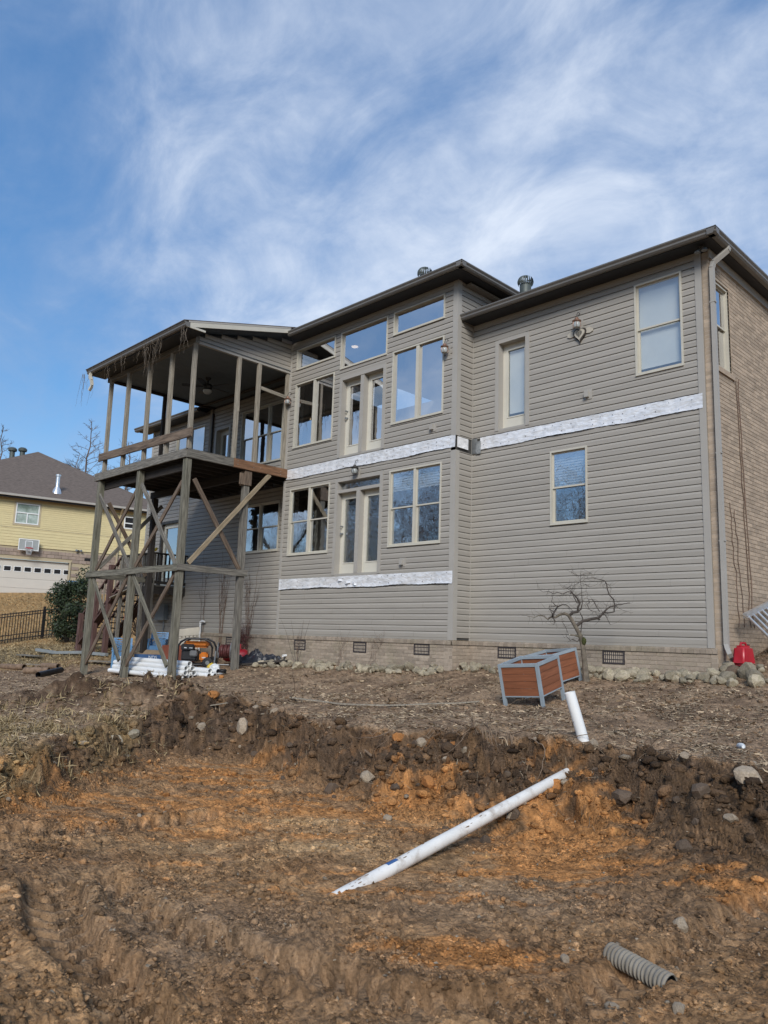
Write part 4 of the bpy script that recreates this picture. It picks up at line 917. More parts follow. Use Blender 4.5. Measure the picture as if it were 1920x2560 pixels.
SX0,SZ0=-17.35,LZ; SX1=-19.9; SZ1=g1(-19.9,-.6)+.05
for y in (LY,-.08): lt('stringer',(SX0,y,SZ0-.12),(SX1,y,SZ1),.05,.26,'wood_red',(0,1,0)); lt('hand_rail',(SX0,y,SZ0+.92),(SX1,y,SZ1+.95),.05,.10,'wood_red',(0,1,0)); lt('lower_rail',(SX0,y,SZ0+.2),(SX1,y,SZ1+.2),.04,.07,'wood_red',(0,1,0))
for i in range(11):
    f=(i+.5)/11; x=SX0+(SX1-SX0)*f; z=SZ0+(SZ1-SZ0)*f; lt('tread',(x,LY-.03,z+.06),(x,-.05,z+.06),.27,.035,'wood_brown')
    for y in (LY,-.08): lt('baluster',(x,y,z+.2),(x,y,z+.92),.035,.035,'wood_pale',(0,1,0))
for x,h in ((-17.9,1.1),(-18.75,1.05),(-19.75,1.0)):
    z=SZ0+(SZ1-SZ0)*(x-SX0)/(SX1-SX0); lt('newel_post',(x,LY-.06,g1(x,LY)-.2),(x,LY-.06,z+h),.14,.14,'wood_red',(0,1,0))
o=timber('leaning_board',(-17.6,-1.2,.95),(-16.6,-1.1,1.22),.18,.03,'wood_pale'); tag(o,'pale board lying across the stair rail behind the porch','board')
mb=MB(); rr_=random.Random(3)
mb.tube([(-15.75+.42*k/14,LY+rr_.uniform(-.02,.02),LZ+1.0+rr_.uniform(0,.07)) for k in range(15)],.035,6); o=part('yellow_rope',mb,'yellow',None,smooth=True); tag(o,'bundle of yellow rope on the landing rail behind the porch','rope')
# utility boxes on the recessed wall
ub=thing('utility_box',(-16.55,-.02,.35),'grey electrical box with conduit on the wall behind the porch','utility box')
mb=MB(); mb.box(FW_,-16.82,-16.30,.34,.80,.02,.14); part('cabinet',mb,'box_grey',ub); mb=MB(); mb.box(FW_,-16.55,-16.28,.33,.81,.14,.17); part('cover',mb,'box_grey',ub); mb=MB(); mb.tube([(-16.42,-.07,.34),(-16.42,-.07,-.55)],.018,8); part('conduit',mb,'grey_metal',ub)
rs=thing('white_riser_pipe',(-14.30,-.12,-.7),'thin white riser pipe with elbow standing against the recessed wall','pipe'); mb=MB(); mb.tube([(-14.30,-.10,-.7),(-14.32,-.10,.27)],.026,10); part('pipe',mb,'pvc',rs,smooth=True); mb=MB(); mb.tube([(-14.32,-.10,.24),(-14.32,-.10,.29),(-14.26,-.10,.31),(-14.12,-.10,.31)],[.033,.034,.034,.03],10); part('elbow',mb,'pvc',rs,smooth=True)
hc=thing('hose_coil',(-17.1,-1.2,.3),'coil of red cord hanging from the landing post','hose'); mb=MB()
for k in range(4): mb.tube([(-16.42+.16*math.cos(a)*(1+.05*k),-1.18-.02*k,.36+.24*math.sin(a)) for a in np.linspace(0,6.28,18)],.012,5)
part('coil',mb,'red_plastic',hc)
# dead creeper on the walls
rv=random.Random(8)
def creeper(x0,z0_,x1,z1_,n,label,T=FW_,o_=.035,r=.007,wig=.05,m='vine'):
    mb=MB()
    def strand(p,q_,r,lv):
        k=12; P=[]
        for i in range(k+1):
            f=i/k; P.append(T(p[0]+(q_[0]-p[0])*f+rv.gauss(0,wig*.35)*(0<i),p[1]+(q_[1]-p[1])*f+rv.gauss(0,.02)*(0<i),o_+rv.uniform(-.006,.012)))
        mb.tube(P,[r*(1-.7*i/k) for i in range(k+1)],3)
        if lv:
            for _ in range(4):
                f=rv.uniform(.25,.95); a=(p[0]+(q_[0]-p[0])*f,p[1]+(q_[1]-p[1])*f); strand(a,(a[0]+rv.uniform(-.35,.35),a[1]+rv.uniform(.1,.6)),r*.55,lv-1)
    for _ in range(n): strand((x0+rv.uniform(-.12,.12),z0_),(x1+rv.uniform(-.4,.4),z1_*rv.uniform(.6,1.05)),r*rv.uniform(.7,1.3),1)
    o=part('creeper',mb,m,None,kind='stuff'); return tag(o,label,'creeper')
creeper(-13.4,-.5,-13.4,2.6,6,'leafless creeper stems climbing the recessed wall behind the generator'); creeper(-12.1,-.5,-11.95,1.8,6,'leafless creeper on the recessed wall beside the rear porch post')
creeper(-14.4,.0,-14.2,3.2,2,'thin leafless creeper behind the near porch post')
creeper(-12.35,-.7,-12.1,.0,16,'tangle of reddish dead creeper over the brick base by the bay',front(-.06),.03,.009,.14,'hose_red')
for x in (-9.2,-7.9,-6.9): creeper(x,-.65,x+.1,-.02,2,'thin dead stems on the bay brick base, %s'%({-9.2:'by the left vent',-7.9:'by the middle vent',-6.9:'between middle and right vents'}[x]),front(-D-.05),.02,.005,.05)
def cord(pts,label,r=.007,m='vine',n=5,name='cable'):
    mb=MB(); mb.tube(pts,r,n); o=part(name,mb,m,None); return tag(o,label,'cable')
rv=random.Random(2)
for i,(y0,y1,zt,lb) in enumerate(((1.0,1.25,4.5,'dark vine stem on the brick side wall, thick one under the window'),(.93,1.12,4.5,'dark vine stem on the brick side wall, beside the thick one'),(.45,.65,2.3,'thin dead stem low on the brick side wall near the corner'),(.62,.85,2.2,'thin dead stem low on the brick side wall above the fuel can'))):
    cord([(.13,y0+(y1-y0)*k/16+rv.gauss(0,.02),zt+(.35-zt)*k/16) for k in range(17)],lb,.008 if i<2 else .006,name='vine_stem')
# ---------------------------------------------------------------- things on the ground
def icos(sub):
    bm=bmesh.new(); bmesh.ops.create_icosphere(bm,subdivisions=sub,radius=1); V=np.array([v.co[:] for v in bm.verts]); F=np.array([[v.index for v in f.verts] for f in bm.faces]); bm.free(); return V,F
IV1,IF1=icos(1); IV2,IF2=icos(2); IV3,IF3=icos(3)
def rockverts(V,seed,amp=.35,cuts=11):
    rg=np.random.default_rng(seed); P=V*np.array([1,rg.uniform(.65,.95),rg.uniform(.5,.8)])
    for _ in range(cuts):
        d=rg.normal(size=3); d/=np.linalg.norm(d); h=rg.uniform(.45,.8); s=P@d; P=P-np.outer(np.maximum(s-h,0),d)
    P=P*(1+amp*.25*rg.normal(size=(len(V),1))*.35); return P
ROCKS=[]
for k in range(10):
    P=rockverts(IV2,100+k); me=bpy.data.meshes.new('rock'); me.from_pydata([tuple(p) for p in P],[],[tuple(map(int,f)) for f in IF2]); me.update(); ROCKS.append(me)
RK={}
def rock(x,y,s,m,label,group=None,name='rock',cat='rock',sink=.3,k=None,z=None,rng=random):
    k=rng.randrange(10) if k is None else k; key=(k,m)
    if key not in RK: me=ROCKS[k].copy(); me.materials.append(MATS[m]); RK[key]=me
    o=bpy.data.objects.new(name,RK[key]); COL.objects.link(o); sc=Vector((1,rng.uniform(.8,1.2),rng.uniform(.85,1.2)))*s; o.scale=sc
    o.location=(x,y,(g1(x,y) if z is None else z)+s*(.62-sink)); o.rotation_euler=(rng.uniform(-.4,.4),rng.uniform(-.4,.4),rng.uniform(0,6.28)); return tag(o,label,cat,group)
rr=random.Random(21)
def stone_label(x,y,s):
    seg=[(-9.3,'left of the left bay vent'),(-8.3,'right of the left bay vent'),(-7.4,'left of the middle bay vent'),(-6.4,'right of the middle bay vent'),(-5.5,'under the right bay vent'),(-Wd,'at the right end of the bay'),(-3.9,'just right of the bay corner'),(-2.6,'behind the planters'),(-1.7,'beside the dwarf tree'),(-.9,'under the right-hand wing vent'),(.1,'at the right end of the wing'),(9,'right of the brick corner')]
    w=[b for a,b in seg if x<a][0]; d=(y+D+.13 if x<-Wd+.1 else y+.13)
    return '%s mossy stone %s, %s'%('large' if s>.11 else 'small' if s<.065 else 'mid-sized',w,'against the brick base' if d>-.22 else 'mid-strip' if d>-.45 else 'outermost in the strip')
n=0
while n<292:
    x=rr.uniform(-10.1,1.3)
    if x<-Wd+.1: y=rr.uniform(-1.25,-D-.13); 
    else: y=rr.uniform(-.82,-.13)
    if x>.1: y=rr.uniform(-.75,.1)
    if abs(x+1.62)<.18 and abs(y+.99)<.25: continue
    if -2.45<x<-1.65 and -1.6<y<-.8: continue
    s=(.048+.085*rr.random()**1.7)*(1.15 if x>-3 else 1)*(1 if y<-.2 else .9); rock(x,y,s,'stone',stone_label(x,y,s),'field stones along the base',sink=.05+.2*rr.random(),rng=rr); n+=1
rr=random.Random(5)
for x,y,s,lb in ((.55,-.22,.20,'largest mossy stone right of the brick corner, upper of two'),(.72,-.52,.19,'large mossy stone right of the brick corner, nearest the camera'),(.33,-.45,.15,'large mossy stone just right of the brick corner, leftmost'),(1.05,-.45,.14,'mossy stone at the right picture edge by the rubble'),(-5.6,-.80,.16,'big yellow-green stone by the right bay vent'),(-1.1,-.55,.15,'broad mossy stone between tree and right vent')): rock(x,y,s,'stone',lb,sink=.2,rng=rr)
o=rock(.30,-.17,.17,'stone_dark','dark lump of rotted stump under the downspout end',name='stump',cat='stump',sink=.3,rng=rr)
BIG=[(-1.01,-5.86,.13,'stone_clay','orange clay boulder stuck in the top of the bank'),(-.80,-5.70,.10,'stone_white','pale stone below the orange boulder on the bank'),(-.33,-6.12,.12,'stone_clay','brown-orange stone on the pit floor left of the buried pipe'),(-.26,-5.66,.06,'stone_white','small round pale stone on the bank left of the pipe'),(-.40,-5.68,.06,'stone_clay','small red stone on the bank beside a round pale one'),(.90,-5.16,.085,'stone_white','tan stone at the foot of the white stub pipe'),(.86,-5.74,.12,'stone_clay','brown stone under the upper end of the buried pipe'),(2.47,-5.56,.16,'stone_white','big tan stone on the slope at the right edge'),(1.79,-5.18,.09,'stone_white','upright grey stone on the dark bank at right'),(2.76,-7.45,.075,'stone_white','white stone upslope of the corrugated pipe'),(2.56,-8.33,.055,'stone_white','white stone left of the corrugated pipe'),(2.92,-8.50,.075,'stone_white','pale stone in front of the corrugated pipe'),(3.22,-8.50,.05,'stone_white','small white stone right of the corrugated pipe'),(-3.95,-7.55,.13,'stone','flat grey stone on the left bank'),(-4.10,-7.25,.12,'stone','grey stone with dark hollow on the left bank'),(-4.35,-6.13,.11,'stone_white','pale stone low on the middle-left bank'),(-3.80,-5.86,.20,'stone_white','pale yellowish rock mass in the bank face'),(-1.05,-6.24,.12,'stone_white','pale stone at the toe of the bank left of centre'),(-5.0,-5.58,.15,'stone_clay','brown clod stone on the brink at left'),(-1.30,-6.50,.11,'stone_dark','dark stone on the floor near the toe of the bank'),(-3.68,-5.46,.07,'stone_white','small pale stone on the brink'),(-4.11,-5.46,.09,'stone_white','pale stone on the brink above the rock mass'),(2.23,-6.21,.10,'stone_dark','dark lump on the orange slope at right'),(-9.28,-2.63,.09,'stone_clay','tan block lying on the mulch near the porch'),(1.10,-5.42,.10,'stone_dark','dark clod hanging on the bank right of the stub pipe'),(1.5,-5.75,.13,'stone_dark','dark clod halfway down the bank at right'),(2.15,-5.75,.14,'stone_dark','dark grey clod low on the bank at right')]
for x,y,s,m,lb in BIG: rock(x,y,s*.8,m,lb,sink=.35,rng=rr)
GS='broken stone among the rubble of the bank'
for _ in range(32):
    az=rr.uniform(-14,26); rb=float(np.interp(az,PIT[:,0],PIT[:,1])); r0=float(np.interp(az,PIT[:,0],PIT[:,2])); r_=r0-.5+rr.random()*(rb-r0+.5); a=R(az)
    x=CX+r_*(math.cos(a)*FWX+math.sin(a)*RTX); y=CY+r_*(math.cos(a)*FWY+math.sin(a)*RTY); rock(x,y,rr.uniform(.025,.065),mm_:=rr.choice(['stone_white','stone_dark','stone_dark','stone_dark','stone_clay']),'%s broken stone %s, %s'%({'stone_white':'pale','stone_dark':'dark','stone_clay':'orange-brown'}[mm_],'at the top of the bank' if r_>r0+.75*(rb-r0) else 'on the face of the bank' if r_>r0 else 'at the foot of the bank','at its left end' if az<-8 else 'left of centre' if az<-1 else 'left of the buried pipe' if az<7 else 'around the stub pipe' if az<15 else 'right of the stub pipe' if az<20 else 'by the right edge'),'broken stones in the bank',sink=.4,rng=rr)
# white stub pipe and long half-buried pipe
def hollow(name,p0,p1,ro,m,label,cat='pipe',group=None,n=20,wall=.006):
    t=thing(name,p0,label,cat,group); mb=MB(); mb.pipe(p0,p1,ro,ro-wall,n); part('tube',mb,m,t,smooth=True); return t
sb=Vector((.79,-5.06,-1.05)); bx=Vector((RTX,RTY,0)); hollow('white_stub_pipe',sb-.1*Vector((-.20,0,1)),sb-bx*.215+Vector((.02,.03,.575)),.053,'pvc','white plastic pipe stub leaning out of the ground by the planters')
lp=thing('half_buried_pipe',(.75,-5.55,-1.2),'long muddy white pipe running from the bank down to the pit floor','pipe')
A_p,B_p=Vector((.80,-5.45,-1.19)),Vector((.965,-8.45,-1.655)); mb=MB(); mb.tube([A_p+(B_p-A_p)*k/29 for k in range(30)],[.047]*30,20); part('tube',mb,'pvc_muddy',lp,smooth=True)
zd_=(B_p-A_p).normalized(); xd_=zd_.cross(Vector((0,0,1))).normalized(); yd_=xd_.cross(zd_)
mb=MB(); mb.add([A_p+(B_p-A_p)*f+(xd_*math.cos(a_)+yd_*math.sin(a_))*.0475 for f in (.80,.835) for a_ in (1.0,1.25,1.5,1.75,2.0)],[(i,i+1,i+6,i+5) for i in range(4)]); part('printed_mark',mb,'card_blue',lp)
mb=MB(); rm=random.Random(3)
for k in range(22):
    f=rm.choice([rm.gauss(.45,.06),rm.gauss(.78,.08),rm.gauss(.97,.04),rm.random()]); a_=rm.gauss(1.75,.5); p=A_p+(B_p-A_p)*f+(xd_*math.cos(a_)+yd_*math.sin(a_))*.046; sz=rm.choice([.005,.007,.009,.012])*rm.uniform(.7,1.3); V=rockverts(IV1,900+k,.9,3)
    mb.add([p+(zd_*v[0]*2.2+xd_*v[1]*.7)*sz+yd_*(v[2]*sz*.45) for v in V],[tuple(map(int,q_)) for q_ in IF1])
part('mud_clots',mb,'mud',lp,kind='stuff')
# corrugated pipe
cp=thing('corrugated_pipe',(2.76,-8.16,-1.55),'short grey corrugated drain pipe lying in the foreground mud','pipe'); a=Vector((2.70,-8.14,max(g1(2.88,-8.18)-.012,g1(2.70,-8.14)+.015))); b_=Vector((3.06,-8.22,max(g1(2.88,-8.18)-.03,g1(3.06,-8.22)-.02))); d=(b_-a)
mb=MB(); K=96; mb.tube([a+d*k/K for k in range(K+1)],[.046+.0055*math.copysign(abs(math.sin(k*math.pi*16/K))**.5,math.sin(k*math.pi*16*2/K)) for k in range(K+1)],20,cap=False); part('tube',mb,'corrugated',cp,smooth=True)
mb=MB(); mb.tube([a+d*.01,a+d*.99],.040,16,cap=False); part('lining',mb,'black_plastic',cp)
# bent timber strip, sticks, bottle
mb=MB(); S=[(-4.42,-4.62),(-3.95,-4.50),(-3.5,-4.46),(-3.19,-4.42),(-2.95,-4.20),(-2.74,-4.02),(-2.5,-3.65),(-2.28,-3.35),(-2.09,-3.11)]
pts=[Vector((x,y,g1(x,y)+.035)) for x,y in S]
for p,q_ in zip(pts,pts[1:]): mb.bar(p,q_+(q_-p)*.05,.045,.014)
o=part('trim_strip',mb,'wood_pale',None); tag(o,'long bent pale trim strip lying on the mulch left of the planters','strip')
for p,q_,w,m,lb in (((-5.15,-5.95,-1.10),(-4.65,-5.55,-.98),.035,'wood_pale','short pale stick standing out of the brink at left'),((-1.35,-6.0,-1.2),(-.98,-6.05,-1.33),.02,'root','thin stick beside the orange boulder'),((-8.2,-4.3,-1.04),(-7.7,-4.15,-1.03),.05,'wood_pale','pale wood chip on the mulch at left'),((-10.6,-4.2,-1.07),(-10.1,-4.1,-1.06),.05,'wood_pale','pale wood scrap in front of the pipe stack')):
    o=timber('stick',p,q_,w,.012,m); tag(o,lb,'stick')
bt=thing('plastic_bottle',(2.0,-4.45,g1(2.0,-4.45)),'crushed clear plastic bottle on the mulch at right','bottle',rot=(R(85),0,R(30))); mb=MB(); mb.lathe([(.0,0),(.03,.0),(.032,.02),(.028,.06),(.032,.10),(.03,.13),(.014,.17),(.014,.19),(.0,.19)],(0,.03,-.1),12); part('body',mb,'bag',bt,smooth=True,world=False)
# planters
def planter(loc,rot,hz,label):
    t=thing('planter_box',loc,label,'planter','square planters in front of the wing',rot); a=.31; H=hz; w=.042
    for sx in (-1,1):
        for sy in (-1,1):
            mb=MB(); mb.box(WT,sx*a-(w if sx>0 else 0),sx*a+(0 if sx>0 else w),sy*a-(w if sy>0 else 0),sy*a+(0 if sy>0 else w),-.03,H); part('leg',mb,'planter_frame',t,world=False)
    for ax,sg in ((0,-1),(0,1),(1,-1),(1,1)):
        T=(lambda u,v,o:(sg*a-o*sg,u,v)) if ax==0 else (lambda u,v,o:(u,sg*a-o*sg,v))
        mb=MB(); mb.box(T,-a+w,a-w,H-w,H-.001,.002,w); part('top_rail',mb,'planter_frame',t,world=False)
        mb=MB(); mb.box(T,-a+w,a-w,.165,.18,.006,w-.004); part('bottom_rail',mb,'planter_frame',t,world=False)
        hgt=(H-w-.18)/4
        for k in range(4): mb=MB(); z=.18+k*hgt; mb.box(T,-a+w*.9,a-w*.9,z+.002,z+hgt-.003,.010+.0025*(k%2),.028); part('board',mb,'planter_board',t,world=False)
    return t
for loc,rot,hz,lb in (((-1.394,-2.732,-.837),(.198,-.065,.071),.614,'brown-boarded planter with blue-grey frame, the nearer of two'),((-2.054,-1.173,-.736),(.191,-.086,-.093),.612,'brown-boarded planter with blue-grey frame, the farther one beside the tree')):
    planter(loc,rot,hz,lb)
# stacked pvc pipes
GP2='white drain pipes stacked under the porch'
def pipes(rows,x0,x1,lb_,jit):
    for ri,(z,ys) in enumerate(rows):
        for yi,y in enumerate(ys):
            lb='white drain pipe, %s in %s row of %s'%((['nearest','second','third','farthest'] if len(ys)>3 else ['nearest','middle','farthest'] if len(ys)==3 else ['nearer','farther'] if len(ys)==2 else ['single'])[yi],['bottom','second','third','top'][ri],lb_)
            j=random.uniform(-jit,jit); gz0=g1(-11.5,-3.0)+.057
            hollow('drain_pipe',(x0+j,y,gz0+z),(x1+j,y,gz0+z+.01),.056,'pvc',lb,group=GP2,n=16)
pipes([(0,(-3.06,-2.945,-2.83,-2.715)),(.098,(-3.0,-2.888,-2.772)),(.196,(-2.945,-2.83)),(.294,(-2.89,))],-13.45,-10.13,'tall stack behind the porch posts',.06)
pipes([(.05,(-2.55,-2.435,-2.32,-2.2)),(.148,(-2.49,-2.37))],-12.6,-9.86,'low stack farther under the porch',.10)
# blue chairs
def chair_parts(t):
    def bx(n,*b): mb=MB(); mb.box(WT,*b); part(n,mb,'chair_blue',t,world=False)
    for sx in (-1,1):
        bx('front_leg',*(sorted((sx*.27,sx*.22))),-.27,-.215,0,.62); 
        mb=MB(); mb.bar((sx*.245,.25,0),(sx*.245,.20,.42),.05,.05); mb.bar((sx*.245,.20,.42),(sx*.245,.30,.88),.05,.045); part('rear_post',mb,'chair_blue',t,world=False)
        mb=MB(); mb.bar((sx*.25,-.28,.635),(sx*.25,.26,.645),.075,.028); part('armrest',mb,'chair_blue',t,world=False)
    for i in range(6): bx('seat_slat',-.25,.25,-.26+i*.082,-.26+i*.082+.068,.405,.425)
    bx('seat_rail',-.25,.25,-.26,-.23,.34,.405)
    f=lambda u,v,o:(u,.20+(v-.42)*.217-o,v)
    mb=MB(); mb.box(f,-.22,.22,.845,.885,-.015,.01); part('top_slat',mb,'chair_blue',t,world=False); mb=MB(); mb.box(f,-.22,.22,.49,.525,-.015,.01); part('lower_slat',mb,'chair_blue',t,world=False)
    P=lambda u,v:Vector(f(u,v,0))
    for p,q_ in (((-.22,.52),(.22,.83)),((-.22,.83),(.22,.52))): mb=MB(); mb.bar(P(*p),P(*q_),.036,.02,(0,1,0)); part('cross_slat',mb,'chair_blue',t,world=False)
proto=None
def copy_tree(o):
    n_=o.copy(); COL.objects.link(n_)
    for ch in o.children: q_=ch.copy(); COL.objects.link(q_); q_.parent=n_
    return n_
for (x,y,rz,nm) in ((-13.95,-2.55,R(62),'left'),(-14.55,-1.25,R(50),'right')):
    for k in range(3):
        lb='blue slatted garden chair, %s of the %s stack under the porch'%(['bottom','middle','top'][k],'nearer left' if nm=='left' else 'farther right')
        if proto is None: proto=thing('garden_chair',(0,0,0),lb,'chair','stacked blue garden chairs'); chair_parts(proto); t=proto
        else: t=copy_tree(proto); t['label']=lb
        t.location=(x-.03*k*math.sin(rz),y+.03*k*math.cos(rz),g1(x,y)+.06*k); t.rotation_euler=(0,0,rz); t.scale=(.86,.86,.80)
# boxes behind
bx_=thing('cardboard_box',(-13.9,-1.75,g1(-13.9,-1.75)),'open blue and tan cardboard box with white lettering under the porch','box',rot=(0,0,R(38)))
mb=MB(); mb.box(WT,-.36,.36,-.24,.24,0,.24); part('carton',mb,'cardboard',bx_,world=False)
mb=MB(); mb.prism([(-.36,.24),(-.36,.31),(.36,.31),(.36,.15),(-.05,.17)],lambda u,v,o:(u,-.242-o,v),0,.002); part('printed_panel',mb,'card_blue',bx_,world=False)
mb=MB(); mb.box(WT,-.36,.36,-.24,.24,.24,.31); part('carton_top',mb,'cardboard',bx_,world=False)
for p0,p1,p2,p3 in (((-.36,-.24,.31),(-.36,.24,.31),(-.60,.26,.36),(-.62,-.22,.35)),((-.36,.24,.31),(.36,.24,.31),(.38,.42,.40),(-.34,.42,.41))): mb=MB(); mb.add([p0,p1,p2,p3]+[(p[0],p[1],p[2]+.006) for p in (p0,p1,p2,p3)],[(0,1,2,3),(7,6,5,4),(0,4,5,1),(1,5,6,2),(2,6,7,3),(3,7,4,0)]); part('flap',mb,'cardboard',bx_,world=False)
def text(s,size,M4,m,parent):
    cu=bpy.data.curves.new('lettering','FONT'); cu.body=s; cu.size=size; cu.extrude=.0015; cu.align_x='CENTER'; cu.align_y='CENTER'
    tmp=bpy.data.objects.new('tmp',cu); COL.objects.link(tmp); bpy.context.view_layer.update(); dg=bpy.context.evaluated_depsgraph_get(); me=bpy.data.meshes.new_from_object(tmp.evaluated_get(dg)); bpy.data.objects.remove(tmp)
    me.materials.clear(); me.materials.append(MATS[m]); o=bpy.data.objects.new('lettering',me); COL.objects.link(o); o.parent=parent; o.matrix_basis=M4; return o
text('NDS',.12,Matrix.Translation((.14,-.2445,.235))@Matrix.Rotation(R(90),4,'X'),'print_white',bx_)
pb=thing('cardboard_sheet',(-13.6,-1.0,g1(-13.6,-1.0)),'pale cardboard sheet standing behind the near porch post','panel',rot=(R(-8),0,R(42))); mb=MB(); mb.prism([(-.30,0),(.36,0),(.36,.95),(-.28,.86)],lambda u,v,o:(u,-o,v),0,.02); part('sheet',mb,'card_pale',pb,world=False)
rb=thing('red_box',(-13.25,-1.35,g1(-13.25,-1.35)),'low red-brown open box behind the near porch post','box',rot=(0,0,R(45))); mb=MB()
for b4 in ((-.36,.36,-.26,-.24,0,.50),(-.36,.36,.24,.26,0,.50),(-.36,-.34,-.24,.24,0,.5),(.34,.36,-.24,.24,0,.5),(-.34,.34,-.24,.24,0,.03)): mb.box(WT,*b4)
part('tub',mb,'box_red',rb,world=False)
# generator
gn=thing('generator',(-12.05,-1.55,g1(-12.05,-1.55)),'orange and black portable generator under the porch','generator',rot=(0,0,R(48)))
def gp(n,m,*bs,smooth=False):
    mb=MB()
    for b4 in bs: mb.box(WT,*b4)
    return part(n,mb,m,gn,world=False,smooth=smooth)
def roundbox(n,m,b4,bev=.03):
    bm=bmesh.new(); bmesh.ops.create_cube(bm,size=1)
    for v in bm.verts: v.co=Vector((b4[0]+(v.co.x+.5)*(b4[1]-b4[0]),b4[2]+(v.co.y+.5)*(b4[3]-b4[2]),b4[4]+(v.co.z+.5)*(b4[5]-b4[4])))
    bmesh.ops.bevel(bm,geom=bm.edges[:]+bm.verts[:],offset=bev,segments=3,affect='EDGES'); me=bpy.data.meshes.new(n); bm.to_mesh(me); bm.free(); return link(n,me,m,gn,smooth=True)
roundbox('fuel_tank','orange_plastic',(-.30,.30,-.20,.20,.47,.62),.05); roundbox('engine','black_plastic',(-.34,.05,-.2,.22,.14,.42),.04); roundbox('alternator','orange_plastic',(.10,.30,-.20,.10,.14,.36),.04); roundbox('control_panel','black_plastic',(-.34,-.02,-.27,-.20,.40,.55),.02); roundbox('air_filter','grey_plastic',(-.12,.06,-.28,-.18,.26,.40),.02)
for y in (-.29,.29):
    mb=MB(); mb.tube([(-.40,y,.06),(-.40,y,.50),(-.34,y,.60),(-.20,y,.68),(.22,y,.68),(.36,y,.60),(.42,y,.48),(.42,y,.06),(-.40,y,.06)],.025,8); part('frame_tube',mb,'black_plastic',gn,world=False,smooth=True)
gp('cross_bar','black_plastic',(-.42,-.38,-.29,.29,.05,.09),(.40,.44,-.29,.29,.05,.09),(-.03,.03,-.29,.29,.66,.70),(-.4,.42,-.06,.0,.05,.1))
for y in (-.36,.36):
    mb=MB(); mb.lathe([(.0,-.035),(.05,-.035),(.125,-.03),(.135,0),(.125,.03),(.05,.035),(.0,.035)],n=18,T=lambda a,b,c_:(.34+a,y+c_,.12+b)); w_=part('wheel',mb,'black_plastic',gn,world=False,smooth=True)
    mb=MB(); mb.lathe([(.0,-.04),(.05,-.04),(.055,0),(.05,.04),(.0,.04)],n=12,T=lambda a,b,c_:(.34+a,y+c_,.12+b)); part('hub',mb,'grey_metal',w_,world=False)
gp('label','print_white',(-.26,-.20,-.274,-.271,.45,.47),(-.14,-.06,-.274,-.271,.45,.465),(.17,.27,-.204,-.201,.22,.245))
lv=thing('spirit_level',(-12.15,-1.65,g1(-12.05,-1.55)+.70),'yellowed slotted level lying on top of the generator','level',rot=(0,R(-6),R(40))); mb=MB(); mb.box(WT,-.36,.22,-.02,.02,0,.012); mb.box(WT,-.36,.22,-.02,.02,.05,.062)
for k in range(7): mb.box(WT,-.36+k*.095,-.345+k*.095,-.018,.018,.012,.05)
part('level_body',mb,'wood_pale',lv,world=False)
# hose reel cart
hr=thing('hose_reel_cart',(-11.1,-1.35,g1(-11.1,-1.35)),'metal hose reel cart wound with dark red hose beside the rear post','hose reel',rot=(0,0,R(50)))
for x in (-.17,.13):
    mb=MB(); mb.tube([(x,.20*math.cos(a),.36+.20*math.sin(a)) for a in np.linspace(0,6.283,25)],.014,6,cap=False); 
    for k in range(4): mb.tube([(x,0,.36),(x,.2*math.cos(k*1.57),.36+.2*math.sin(k*1.57))],.009,5)
    part('reel_disc',mb,'grey_metal',hr,world=False,smooth=True)
mb=MB(); P=[]
for k in range(200): a=k*.5; lay=.115+.035*(k//100); P.append((-.14+.24*((k%34)/34 if (k//34)%2==0 else 1-(k%34)/34),lay*math.cos(a),.36+lay*math.sin(a)))
mb.tube(P,.017,6); part('hose',mb,'hose_red',hr,world=False,smooth=True)
mb=MB()
for x in (.17,): mb.tube([(x,-.22,.0),(x,-.10,.36),(x,-.02,.66),(x,.10,.76),(x,.26,.78)],.018,8)
mb.tube([(-.22,-.22,.0),(-.22,-.10,.36)],.016,8); mb.tube([(-.22,-.2,.05),(.17,-.2,.05)],.014,6); part('handle_frame',mb,'grey_metal',hr,world=False,smooth=True)
rc=thing('red_compressor',(-11.25,-.95,g1(-11.25,-.95)),'red machine half hidden behind the rear porch post','machine',rot=(0,0,R(45))); mb=MB(); mb.lathe([(.0,-.3),(.12,-.29),(.16,-.22),(.16,.22),(.12,.29),(.0,.3)],n=18,T=lambda a,b,c_:(c_,a,.22+b)); part('tank',mb,'red_plastic',rc,world=False,smooth=True); mb=MB(); mb.box(WT,-.13,.13,-.1,.1,.36,.50); part('motor_cover',mb,'red_plastic',rc,world=False)
# tarpaulin heap and long dark boards
def heapmesh(name,cx,cy,lx,ly,h,m,label,cat,seed,rz):
    rg=np.random.default_rng(seed); n=26; V=[];F=[]
    for i in range(n):
        for j in range(n):
            u,v=i/(n-1)*2-1,j/(n-1)*2-1; e=max(0,1-(abs(u)**2.2+abs(v)**2.2)); x=cx+(u*lx*math.cos(rz)-v*ly*math.sin(rz)); y=cy+(u*lx*math.sin(rz)+v*ly*math.cos(rz))
            z=g1(x,y)-.02+h*e**.5*(.75+.6*float(fbm(np.array([u*1.3+seed]),np.array([v*1.3]),.5,3)[0]))
            V.append((x,y,z))
    for i in range(n-1):
        for j in range(n-1): a_=i*n+j; F.append((a_,a_+n,a_+n+1,a_+1))
    t=thing(name,(cx,cy,g1(cx,cy)),label,cat); mb=MB(); mb.add(V,F); part('sheet',mb,m,t); return t
heapmesh('tarpaulin',-10.55,-.80,.75,.30,.30,'tarp','crumpled black tarpaulin heaped against the brick base beside the rear post','tarpaulin',3,.25)
